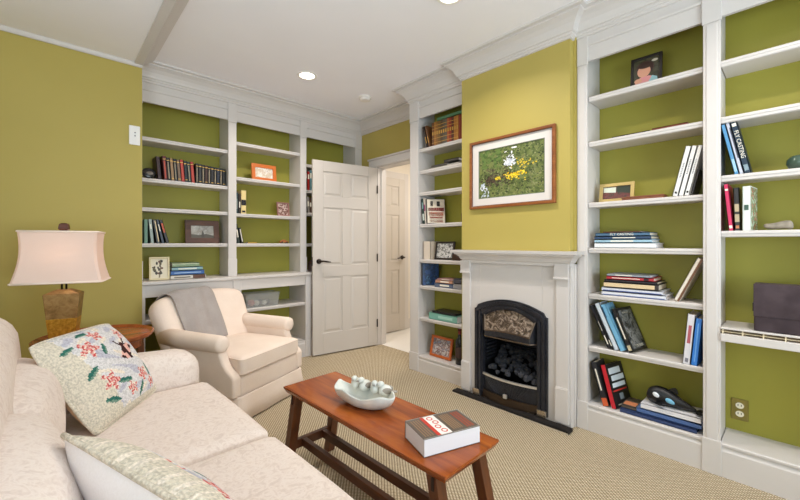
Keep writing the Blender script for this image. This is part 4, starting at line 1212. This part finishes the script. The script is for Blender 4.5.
bk = book('book with cream, black and red front cover facing out, fourth narrow shelf', 'R', u, 1.35, .020, .17, .228, (30, 26, 26), lean=a, depth=.010, yaw=-34, face=[(.02, .98, .02, .98, mat((222, 208, 188), .5)), (.2, .34, .70, .90, DARKINK), (.55, .72, .70, .90, DARKINK), (.06, .94, .50, .64, mat((150, 34, 30), .5)), (.1, .9, .30, .46, mat((214, 84, 44), .5)), (.14, .86, .20, .28, REDC), (.14, .86, .05, .17, mat((176, 30, 34), .5))])
book('tiny brown book at the right end of the fourth narrow shelf', 'R', 1.915, 1.35, .018, .10, .075, (92, 62, 44), depth=.03)
book('thick cream box-like book at the left of the fifth narrow shelf', 'R', 2.352, 1.027, .085, .14, .165, (214, 200, 184), depth=.035, pages=PAGES)
f = frame('black framed black-and-white group photo on the fifth narrow shelf', 'R', 2.130, 1.027, .215, .162, (40, 32, 28), m_photo('monochrome_group_print', [(20, 20, 20), (220, 218, 214), (50, 50, 50), (200, 198, 196)], 42), .016, .055, 9)
t = thing('wooden_wedge', 'small dark wooden carving at the right end of the fifth narrow shelf', 'ornament', place('R', 1.955, .02, 1.0275), (0, 0, R(-90)))
mb = MB(); mb.prism([(-.05, 0), (.07, 0), (.06, .012), (.02, .030), (-.02, .055), (-.04, .06), (-.05, .045)], 'y', 0, .06); mb.build('carving', mat((54, 34, 24), .4), t, bevel=.005)
BLUEC = m_photo('dark_blue_cover_print', [(26, 40, 66), (40, 74, 124), (28, 44, 60), (70, 110, 150)], 20)
b = book('large dark blue book with its cover turned outward on the sixth narrow shelf', 'R', 2.352, .788, .024, .16, .205, (30, 44, 70), depth=.012, yaw=-28, face=[(.03, .97, .02, .98, BLUEC)])
z = .7886
for lb, tt, ln, col, pg, uu in (('slate-blue book at the bottom of the stack on the sixth narrow shelf', .036, .205, (88, 100, 124), PAGESW, 2.195), ('tan and red book in the middle of the stack on the sixth narrow shelf', .026, .190, (190, 140, 116), PAGES, 2.185), ('pink-grey booklet on top of the stack on the sixth narrow shelf', .012, .17, (186, 140, 140), PAGESW, 2.165)):
    book(lb, 'R', uu, z, tt, .15, ln, col, flat=True, depth=.012, pages=pg, marks=[lab(.3, .8, INK, .3, .7)]); z += tt+.0012
book('grey book lying at the right end of the sixth narrow shelf', 'R', 1.985, .788, .045, .15, .116, (150, 148, 152), flat=True, depth=.014, pages=PAGESW)
book('dark book lying on the grey one at the right end of the sixth narrow shelf', 'R', 1.985, .8345, .040, .14, .114, (74, 74, 84), flat=True, depth=.016, pages=PAGES)
book('teal patterned box book lying on the seventh narrow shelf', 'R', 2.262, .496, .060, .16, .318, (118, 172, 158), flat=True, depth=.010, pages=PAGESW, marks=[lab(.35, .85, mat((160, 204, 192), .5), .3, .7)])
book('black book lying on top of the teal box book, seventh narrow shelf', 'R', 2.225, .5575, .016, .155, .265, (36, 36, 40), flat=True, depth=.014, pages=DARKINK)
f = frame('orange wood framed family photo on the bottom shelf of the narrow bookcase', 'R', 2.170, .150, .245, .185, (184, 92, 40), m_photo('family_print', [(70, 64, 70), (200, 196, 196), (120, 80, 66), (150, 160, 176), (60, 60, 70)], 34), .022, .050, 12)
t = thing('wine_bottle', 'dark wine bottle standing at the right end of the bottom narrow shelf', 'bottle', place('R', 1.945, .050, .151))
MB().lathe([(0, 0), (.032, 0), (.036, .006), (.036, .185), (.030, .205), (.016, .225), (.014, .285), (.016, .287), (.016, .298), (0, .298)], 24).build('glass', mat((22, 24, 26), .12, spec=.6), t, smooth=True)
MB().lathe([(.0365, .06), (.0368, .062), (.0368, .145), (.0365, .147)], 24).build('label', mat((66, 44, 40), .6), t, smooth=True)
MB().lathe([(.0150, .235), (.0152, .29), (.0168, .291), (.0168, .300), (0, .300)], 20).build('capsule', mat((120, 40, 36), .4), t, smooth=True)

# ---- back bookcase, left bay
gb = 'bound volumes in a row in the left bay of the back bookcase'
u = .715
vol = [('dark red', (92, 32, 30), 1), ('black', (36, 34, 34), 0), ('tan', (150, 118, 84), 0), ('black', (30, 32, 38), 0), ('tan', (120, 96, 76), 0), ('bright red', (168, 48, 40), 1), ('black', (34, 40, 44), 0), ('dark green', (40, 56, 54), 0), ('bright red', (164, 46, 42), 1), ('black', (34, 34, 34), 0), ('dark grey', (54, 54, 54), 0), ('black', (40, 36, 34), 0), ('dark brown', (66, 44, 38), 0), ('black', (36, 34, 34), 0), ('charcoal', (48, 46, 48), 0), ('black', (30, 30, 34), 0), ('dark blue', (44, 48, 62), 0), ('black', (30, 30, 32), 0), ('black', (38, 36, 36), 0)]
b = book('dark leather book at the left end of the bound volumes, back left bay', 'B', .662, 1.705, .028, .15, .195, (60, 28, 26), lean=-5, depth=.05)
ordn = ['first', 'second', 'third', 'fourth', 'fifth', 'sixth', 'seventh', 'eighth', 'ninth', 'tenth', 'eleventh', 'twelfth', 'thirteenth', 'fourteenth', 'fifteenth', 'sixteenth', 'seventeenth', 'eighteenth', 'nineteenth']
rv = random.Random(4); u = .702
for i, (cn, col, k) in enumerate(vol):
    a = -4.5 if i < 9 else 0
    tt = (.0275 if k else .0245)
    if i == 9: u += .003
    if u + tt > 1.200: break
    hh = .196 - .0022*i + (.006 if k else 0)
    book('%s bound volume, %s from the left in the row of the back left bay' % (cn, ordn[i]), 'B', u, 1.705, tt, .15, hh, col, lean=a, depth=.03, group=gb, marks=[lab(.08, .80, mat((150, 136, 112) if not k else (190, 80, 60), .6), .30, .62), lab(.86, .89, GOLDINK, .1, .9)] if i % 2 or k else [lab(.86, .90, GOLDINK, .1, .9), lab(.10, .13, GOLDINK, .1, .9)])
    u += tt/math.cos(R(a)) + .0007
t = thing('ornament_dish', 'dark round glazed ornament at the left end of the bound volumes, back left bay', 'ornament', place('B', .602, .07, 1.7055))
mb = MB(); mb.lathe([(0, 0), (.030, 0), (.034, .006), (0, .006)], 20); mb.build('stand', mat((36, 30, 28), .4), t)
mb = MB(); M = Matrix.Rotation(R(-12), 3, 'X'); mb.ball((0, .006, .052), (.052, .014, .046), M, u=22, v=12); p_ = mb.build('plate', mat((40, 38, 38), .2), t, smooth=True)
mb = MB(); mb.ball((.004, -.007, .050), (.026, .006, .016), M, u=16, v=8); mb.build('motif', mat((120, 112, 104), .3), t, smooth=True)
pv = None; u = .560
for lb, tt, hh, col, aa, mk in (('sea-green upright book at the far left, fourth shelf of the back left bay', .028, .195, (90, 128, 104), 0, []),
    ('pale blue-grey book beside the sea-green one, fourth shelf of the back left bay', .026, .198, (150, 164, 158), -5, [lab(.6, .8, INK, .3, .7)]),
    ('black book with cream stripe in the leaning group, fourth shelf of the back left bay', .026, .196, (34, 32, 32), -9, [lab(.05, .95, mat((212, 196, 160), .6), .55, .85)]),
    ('dark blue book in the leaning group, fourth shelf of the back left bay', .020, .200, (48, 56, 72), -12, [lab(.5, .8, INK, .3, .6)]),
    ('black and orange book rightmost of the leaning group, fourth back left shelf', .022, .200, (40, 30, 28), -15, [lab(.45, .85, mat((186, 84, 48), .5), .2, .8)])):
    if pv:                               # each book rests on the top corner of the one before it
        pt, ph, pa = pv; q = R(-pa)
        u += pt*math.cos(q) - ph*math.sin(q) + (ph*math.cos(q) + pt*math.sin(q))*math.tan(R(-aa)) + .001
    book(lb, 'B', u, 1.174, tt, .15, hh, col, lean=aa, depth=.03, marks=mk)
    pv = (tt, hh, aa)
WF = m_wood('rustic_dark_frame_wood', (60, 36, 26), (88, 56, 42), (112, 78, 60), .5, 'X')
f = frame('rustic dark wood frame with a pale landscape photo, fourth shelf of the back left bay', 'B', 1.018, 1.174, .285, .208, (88, 56, 42), m_photo('misty_print', [(196, 192, 186), (150, 146, 138), (220, 218, 214)], 12), .048, .085, 7)
f.children[0].data.materials[0] = WF
print_shapes(f, .0085, [((84, 80, 72), [(-.094, .048), (.094, .048), (.094, .070), (.03, .086), (-.03, .074), (-.094, .082)]), ((70, 66, 62), [(-.012, .052), (.016, .052), (.010, .094), (.002, .118), (-.006, .094)])])
f = frame('cream framed botanical photo on the counter at the left of the back bookcase', 'B', .655, .871, .142, .190, (214, 200, 160), mat((226, 218, 196), .5), .014, -.045, 9, yaw=-8)
rp = random.Random(9); sh = [((120, 104, 70), [(-.006, .02), (.004, .02), (.014, .11), (.006, .11)])]
for i in range(22):
    x, z = rp.uniform(-.040, .040), rp.uniform(.045, .160)
    if abs(x) < .045*math.sin((z-.03)/.14*PI)+.006: sh.append(([(52, 44, 30), (92, 80, 46), (70, 58, 40), (110, 70, 50)][i % 4], disc(x, z, rp.uniform(.006, .013), rp.uniform(.007, .015), 9)))
print_shapes(f, .0085, sh)
z = .8716
for lb, tt, ln, col, mk, pg, uu, de in (
    ('cream and brown book at the bottom of the counter stack beside the botanical frame', .034, .270, (206, 200, 190), [lab(.62, .98, mat((96, 60, 44), .5), .1, .9), lab(.1, .55, mat((120, 110, 100), .6), .4, .7)], PAGES, .730, -.06),
    ('bright blue book second from the bottom of the counter stack', .036, .255, (46, 92, 158), [lab(.1, .9, mat((150, 180, 214), .6), .4, .62)], PAGESW, .733, -.055),
    ('pale teal book third up in the counter stack', .028, .235, (128, 164, 170), [lab(.2, .8, INK, .35, .65)], PAGESW, .742, -.05),
    ('sage green book on top of the counter stack', .034, .205, (128, 150, 116), [lab(.0, 1, mat((178, 190, 160), .6), .1, .35)], PAGESW, .746, -.045)):
    book(lb, 'B', uu, z, tt, .17, ln, col, flat=True, depth=de, marks=mk, pages=pg); z += tt+.0012
# ---- back bookcase, middle bay
OR = (206, 108, 40)
f = frame('orange framed landscape photo on the second shelf of the back middle bay', 'B', 1.592, 1.802, .255, .175, OR, m_photo('bright_print', [(232, 226, 214), (206, 186, 160), (240, 236, 228), (150, 120, 96)], 26), .036, .085, 7)
for i, (lb, tt, hh, col, mk) in enumerate((('dark teal book at the left of the group, third shelf of the back middle bay', .026, .200, (52, 70, 74), [lab(.2, .7, mat((150, 160, 150), .6), .4, .6)]), ('dark book beside the teal one, third shelf of the back middle bay', .022, .190, (60, 50, 44), [lab(.3, .6, INK, .3, .7)]), ('cream and black thick book, third shelf of the back middle bay', .050, .225, (226, 202, 140), [lab(.36, .60, DARKINK, .08, .92), lab(.44, .52, INK, .35, .65), lab(.06, .14, DARKINK, .2, .8)]))):
    book(lb, 'B', 1.284 + (0, .0275, .051)[i], 1.458, tt, .15, hh, col, depth=.03, marks=mk)
f = frame('small pink-brown framed portrait photo at the right, third shelf of the back middle bay', 'B', 1.785, 1.458, .135, .145, (150, 104, 96), m_photo('warm_portrait_print', [(190, 150, 136), (92, 50, 44), (214, 190, 180), (70, 44, 44)], 34), .012, .06, 8)
book('dark green book leaning at the left, fourth shelf of the back middle bay', 'B', 1.304, 1.174, .022, .15, .185, (48, 60, 54), lean=-8, depth=.03, marks=[lab(.3, .7, INK, .3, .7)])
book('black and white book leaning on the fourth shelf of the back middle bay', 'B', 1.338, 1.174, .022, .15, .150, (40, 40, 42), lean=-11, depth=.028, marks=[lab(.1, .9, INK, .45, .8)])
book('small yellow booklet lying flat on the fourth shelf of the back middle bay', 'B', 1.402, 1.174, .012, .07, .085, (204, 160, 66), flat=True, depth=.03)
t = thing('toy_car', 'little orange-brown wooden toy car at the right of the fourth shelf, back middle bay', 'toy', place('B', 1.785, .06, 1.1746))
MB().prism([(-.045, .010), (.045, .010), (.045, .022), (.022, .026), (.012, .038), (-.020, .038), (-.030, .026), (-.045, .022)], 'y', -.016, .016).build('body', mat((176, 104, 56), .5), t, bevel=.002)
for sx in (-.026, .026):
    for sy in (-.019, .019): MB().tube([(sx, sy-.003, .010), (sx, sy+.003, .010)], .010, 14).build('wheel', mat((60, 40, 30), .5), t)
PL = m_glass('clear_plastic', (240, 240, 238), .12, .84)
bn = thing('plastic_bin', 'clear plastic storage bin of craft things on the base shelf of the back bookcase', 'storage bin', (1.500, 3.592, .5636))
o = [(-.165, -.075), (.165, -.075), (.165, .075), (-.165, .075)]
mb = MB(); mb.hexa([(x*.92, y*.92, 0) for x, y in o], [(x*.92, y*.92, .004) for x, y in o])
for k in range(4):
    a_, b_ = o[k], o[(k+1) % 4]
    mb.face([(a_[0]*.92, a_[1]*.92, 0), (b_[0]*.92, b_[1]*.92, 0), (b_[0], b_[1], .125), (a_[0], a_[1], .125)])
q = mb.build('bin_wall', PL, bn); q.modifiers.new('thick', 'SOLIDIFY').thickness = .003
mb = MB(); oo = [(x*1.05, y*1.06) for x, y in o]; mb.ring(oo, o, 'z', .122, .132); mb.build('rim', PL, bn, bevel=.002)
rp = random.Random(13)
for k, (x, y, r, col, lb) in enumerate(((-.10, -.02, .034, (206, 140, 140), 'pink'), (-.05, -.03, .030, (226, 222, 218), 'white'), (-.085, .03, .030, (214, 120, 90), 'coral'), (-.01, .0, .034, (110, 110, 120), 'grey'), (.035, -.025, .027, (236, 232, 230), 'bright white'), (-.045, .03, .028, (160, 150, 170), 'lilac'), (.085, .02, .030, (120, 116, 120), 'dark grey'))):
    t = thing('yarn_ball', '%s ball of yarn inside the clear plastic bin on the base shelf' % lb, 'yarn', (1.500+x*.92, 3.592+y, .5685+r))
    mb = MB(); n_ = 46
    pts = [Vector((r*.82*math.cos(2*PI*5*s/n_)*math.cos(PI*1.9*s/n_), r*.82*math.sin(2*PI*5*s/n_), r*.82*math.cos(2*PI*5*s/n_)*math.sin(PI*1.9*s/n_))) for s in range(n_)]
    mb.ball((0, 0, 0), r*.86, u=14, v=10); mb.tube(pts, r*.16, 6)
    mb.build('strands', mat(col, .9), t, smooth=True)
# ---- back bookcase, right bay (mostly behind the door)
gr = 'books behind the open door in the right bay of the back bookcase'
for i, (cn, col, tt, hh) in enumerate((('dark grey', (64, 70, 74), .022, .215), ('red', (176, 44, 40), .026, .205), ('teal', (92, 140, 150), .026, .225), ('black', (40, 40, 44), .024, .210))):
    book('%s book beside the open door, second shelf of the back right bay' % cn, 'B', 2.010+.0275*i, 1.75, tt, .15, hh, col, depth=.02, marks=[lab(.6, .85, INK, .2, .8)], group=gr)
for i, (cn, col, tt, hh) in enumerate((('black', (46, 44, 44), .022, .165), ('pale grey', (150, 144, 136), .026, .175), ('brown', (90, 66, 50), .026, .160))):
    book('%s book beside the open door, third shelf of the back right bay' % cn, 'B', 2.012+.028*i, 1.507, tt, .15, hh, col, depth=.02, lean=-3, marks=[lab(.4, .7, INK, .2, .8)], group=gr)
t = thing('mantel_clock', 'small dark clock on the counter beside the edge of the open door', 'clock', (2.085, 3.575, .8716), (0, 0, R(10)))
mb = MB(); mb.prism([(-.055, 0), (.055, 0), (.055, .085), (.035, .115), (0, .127), (-.035, .115), (-.055, .085)], 'y', -.03, .03); mb.build('case', mat((52, 36, 28), .35), t, bevel=.003)
mb = MB(); mb.prism(disc(0, .068, .036, .036), 'y', -.033, -.0302); dl = mb.build('dial', mat((196, 186, 168), .4), t)
mb = MB(); mb.box(-.0015, .0015, -.0345, -.0332, .068, .094).box(0, .018, -.0345, -.0332, .0665, .0695); mb.build('hands', DARKINK, dl)

# ---- framed garden photograph over the mantel
pf = thing('framed_picture', 'large wood-framed garden photograph with white mount above the mantelpiece', 'picture', (BX-.0012, 1.403, 1.4365), (0, 0, R(-90)))
w, h = .676, .517
o = [(-w/2, 0), (w/2, 0), (w/2, h), (-w/2, h)]
def inset(q): return [(-w/2+q, q), (w/2-q, q), (w/2-q, h-q), (-w/2+q, h-q)]
FW = m_wood('warm_brown_frame_wood', (112, 62, 30), (142, 84, 44), (164, 102, 58), .3, 'X')
mb = MB(); mb.ring(o, inset(.020), 'y', -.026, 0); mb.build('border', FW, pf, bevel=.004)
MB().ring(inset(.019), inset(.023), 'y', -.022, -.006).build('inner_slip', mat((90, 48, 26), .35), pf)
MB().ring(inset(.020), inset(.078), 'y', -.010, -.002).build('mount', mat((218, 211, 206), .6), pf)
MB().ring(inset(.076), inset(.080), 'y', -.0108, -.004).build('mount_bevel', mat((120, 128, 112), .6), pf)
GP = NT('garden_photo_print', .35)
_v = GP.mapping(); _n = GP.noise(_v, 26, 6, .7, .5)
GP.color(GP.ramp(_n, [(.30, (40, 54, 28)), (.45, (84, 98, 52)), (.56, (122, 132, 74)), (.70, (104, 92, 70))])); GP = GP.m
rg = random.Random(31); shapes = {}
def blob(col, x, z, rx, rz, n=8):
    if not (-w/2+.084+rx*.6 < x < w/2-.084-rx*.6 and .084+rz*.6 < z < h-.084-rz*.6): return
    shapes.setdefault(col, []).append((x, z, rx, rz, rg.uniform(0, PI), n))
for i in range(620): blob([(46, 56, 32), (80, 92, 56), (118, 126, 84), (64, 76, 44), (146, 148, 104)][i % 5], rg.uniform(-.26, .26), rg.uniform(.085, .435), rg.uniform(.004, .011), rg.uniform(.003, .007), 6)
for i in range(90): blob([(150, 146, 112), (104, 98, 70), (60, 62, 40)][i % 3], rg.uniform(-.12, .26), rg.uniform(.10, .30), .0012, rg.uniform(.012, .03), 5)
for i in range(60): blob([(52, 40, 34), (84, 62, 52)][i % 2], rg.gauss(-.15, .05), rg.gauss(.21, .02), rg.uniform(.006, .012), rg.uniform(.004, .008), 6)
for i in range(70): blob([(70, 60, 48), (96, 84, 66), (52, 50, 40)][i % 3], rg.uniform(-.20, .02), rg.uniform(.16, .30), rg.uniform(.006, .020), rg.uniform(.003, .008))
for i in range(60): blob([(74, 100, 48), (100, 122, 62)][i % 2], rg.uniform(-.25, -.08), rg.uniform(.30, .425), rg.uniform(.010, .022), rg.uniform(.006, .014))
for i in range(70): blob([(240, 206, 32), (248, 222, 70), (224, 180, 24)][i % 3], rg.gauss(.045, .042), rg.gauss(.222, .013), .007, .005)
for i in range(30): blob([(232, 200, 50), (214, 186, 60)][i % 2], rg.gauss(.12, .05), rg.gauss(.30, .016), .007, .005)
for i in range(14): blob((226, 196, 50), rg.gauss(-.095, .018), rg.gauss(.215, .008), .007, .005)
for i in range(60): blob([(246, 246, 250), (226, 230, 236), (196, 202, 212)][i % 3], rg.gauss(.0, .020), rg.gauss(.332, .022), .006, .011)
for i in range(8): blob((60, 66, 54), rg.gauss(.0, .012), rg.gauss(.355, .012), .004, .008)
for i in range(8): blob((250, 250, 252), rg.gauss(.03, .018), .420, .010, .005)
for i in range(26): blob([(216, 222, 232), (190, 200, 214)][i % 2], rg.gauss(-.215, .018), rg.uniform(.09, .19), .005, .012)
mb = MB(); mb.box(-w/2+.077, w/2-.077, -.005, -.003, .077, h-.077); mm = [GP]; k = 0
for ci, (col, L) in enumerate(shapes.items()):
    mm.append(mat(col, .4))
    for x, z, rx, rz, an, n in L:
        k += 1; y = -.0052 - .0000015*k
        c, s = math.cos(an), math.sin(an)
        mb.face([(x + rx*math.cos(t)*c - rz*math.sin(t)*s, y, z + rx*math.cos(t)*s*.6 + rz*math.sin(t)*c) for t in [2*PI*q/n for q in range(n)]], ci+1)
mb.build('print', mm, pf)

# ---- thick paperback on the coffee table
tb = thing('book', 'thick white-paged hardback with dark cover lying on the coffee table', 'book', (1.063, .900, TZ+.0008), (0, 0, R(-18)))
L2, W2, H2 = .117, .075, .062
MB().box(-L2+.001, L2-.001, -W2+.001, W2-.004, .002, H2-.002).build('pages', PAGESW, tb)
mb = MB(); mb.box(-L2, L2, -W2, W2, 0, .002).box(-L2, L2, -W2, W2, H2-.002, H2).box(-L2, L2, W2-.003, W2, 0, H2); mb.build('cover', mat((92, 82, 74), .3), tb)
mb = MB(); z0, z1 = H2-.0002, H2+.0006
CVM = [mat((236, 230, 226), .35), mat((196, 52, 40), .35), mat((150, 118, 88), .4), mat((150, 70, 52), .4), mat((170, 164, 156), .4)]
mb.box(-.060, -.006, -W2+.004, W2-.006, z0, z1, 1); mb.box(-.046, .000, -W2+.004, W2-.006, z1-.0002, z1+.0002, 0)
for i in range(4): mb.box(-.104+.010*i, -.100+.010*i, -W2+.014, W2-.016, z0, z1, 2)
for i in range(5): mb.box(.016+.009*i, .020+.009*i, -W2+.020, W2-.018, z0, z1, 2)
for i in range(3): mb.box(.070+.012*i, .077+.012*i, -W2+.014, W2-.016, z0, z1, 3)
for y0, y1 in ((-W2+.001, -W2+.003), (W2-.004, W2-.002)): mb.box(-L2+.001, L2-.001, y0, y1, z0, z1, 4)
mb.box(L2-.003, L2-.001, -W2+.001, W2-.002, z0, z1, 4)
for k in range(4):
    cx, cy = -.023 + .008*(k % 2 - .5), .048 - .032*k
    o_ = [(cx+.012*math.cos(2*PI*q/20), cy+.013*math.sin(2*PI*q/20)) for q in range(20)]; i_ = [(cx+(p[0]-cx)*.66, cy+(p[1]-cy)*.62) for p in o_]
    mb.ring(o_, i_, 'z', z1, z1+.0005, 1)
mb.build('cover_print', CVM, tb)

# ------------------------------------------------------------------ words for the setting
for n_, lb, ct_ in (('floor', 'beige loop-pile carpet covering the whole room', 'carpet'), ('floor_hall', 'pale hall floor beyond the open doorway', 'floor'), ('ceiling', 'smooth off-white main ceiling above the room', 'ceiling'), ('ceiling_alcove', 'lowered off-white ceiling above the sofa and lamp', 'ceiling'), ('ceiling_hall', 'white ceiling of the hall beyond the doorway', 'ceiling'),
    ('wall_back', 'green wall behind the back bookcase', 'wall'), ('wall_alcove', 'olive green wall behind the table lamp', 'wall'), ('wall_right', 'green wall with the doorway, left of the narrow bookcase', 'wall'), ('wall_chimney', 'yellow-green chimney breast above the mantelpiece', 'wall'), ('wall_hall_back', 'cream hall wall around the hall door', 'wall'), ('wall_hall_right', 'cream far wall of the hall', 'wall'), ('wall_hall_front', 'cream near wall of the hall', 'wall'), ('wall_left', 'green window wall behind the sofa', 'wall'), ('wall_rear', 'green window wall behind the camera', 'wall'),
    ('window_1', 'white framed window behind the sofa', 'window'), ('window_2', 'wide white framed window behind the camera', 'window'), ('trim_1', 'stepped cream crown moulding around the ceiling edge', 'crown moulding'), ('trim_2', 'cream moulding along the edge of the lowered ceiling', 'moulding'), ('trim_3', 'thin cream moulding atop the wall behind the lamp', 'moulding'), ('trim_4', 'cream casing around the open doorway', 'door casing'), ('trim_5', 'cream casing around the hall door', 'door casing'), ('baseboard_hall', 'cream baseboard beside the hall door', 'baseboard'), ('baseboard_alcove', 'cream baseboard behind the end table', 'baseboard'),
    ('door_1', 'white six-panel door standing open in front of the bookcase', 'door'), ('door_2', 'white six-panel hall door seen through the doorway', 'door')):
    D.objects[n_]['label'] = lb; D.objects[n_]['category'] = ct_
# ------------------------------------------------------------------ light: added fill outside the unseen windows, the lamps, the hall
def area(name, loc, rot, sx, sy, e, col):
    L = D.lights.new(name, 'AREA'); L.shape = 'RECTANGLE'; L.size = sx; L.size_y = sy; L.energy = e; L.color = col
    o = D.objects.new(name, L); COL.objects.link(o); o.location = loc; o.rotation_euler = rot
    return o
area('window_uplight_fill', (XL-.25, .70, 1.35), (0, R(-132), 0), 1.6, 2.2, 36, (.78, .89, 1.0))  # added fill lamp outside the unseen left window, tilted up to lift the ceiling
area('window_uplight_fill', (.9, YR-.25, 1.3), (R(126), 0, 0), 2.4, 1.7, 105, (.78, .89, 1.0))  # added fill lamp behind the camera, also aimed upward to brighten the ceiling
area('hall_ceiling_light', (3.45, 2.6, 2.42), (0, 0, 0), .5, .5, 16, (1.0, .95, .88))
w = D.worlds.new('sky'); SC.world = w; w.use_nodes = True
bg = w.node_tree.nodes['Background']; bg.inputs[0].default_value = (.95, .96, 1.0, 1); bg.inputs[1].default_value = 1.0
SC.view_settings.view_transform = 'Standard'; SC.view_settings.look = 'None'; SC.view_settings.gamma = 1.0
SC.view_settings.use_curve_mapping = False
SC.view_settings.exposure = 0.46
SC.cycles.max_bounces = 10; SC.cycles.diffuse_bounces = 6
SC.cycles.use_denoising = True
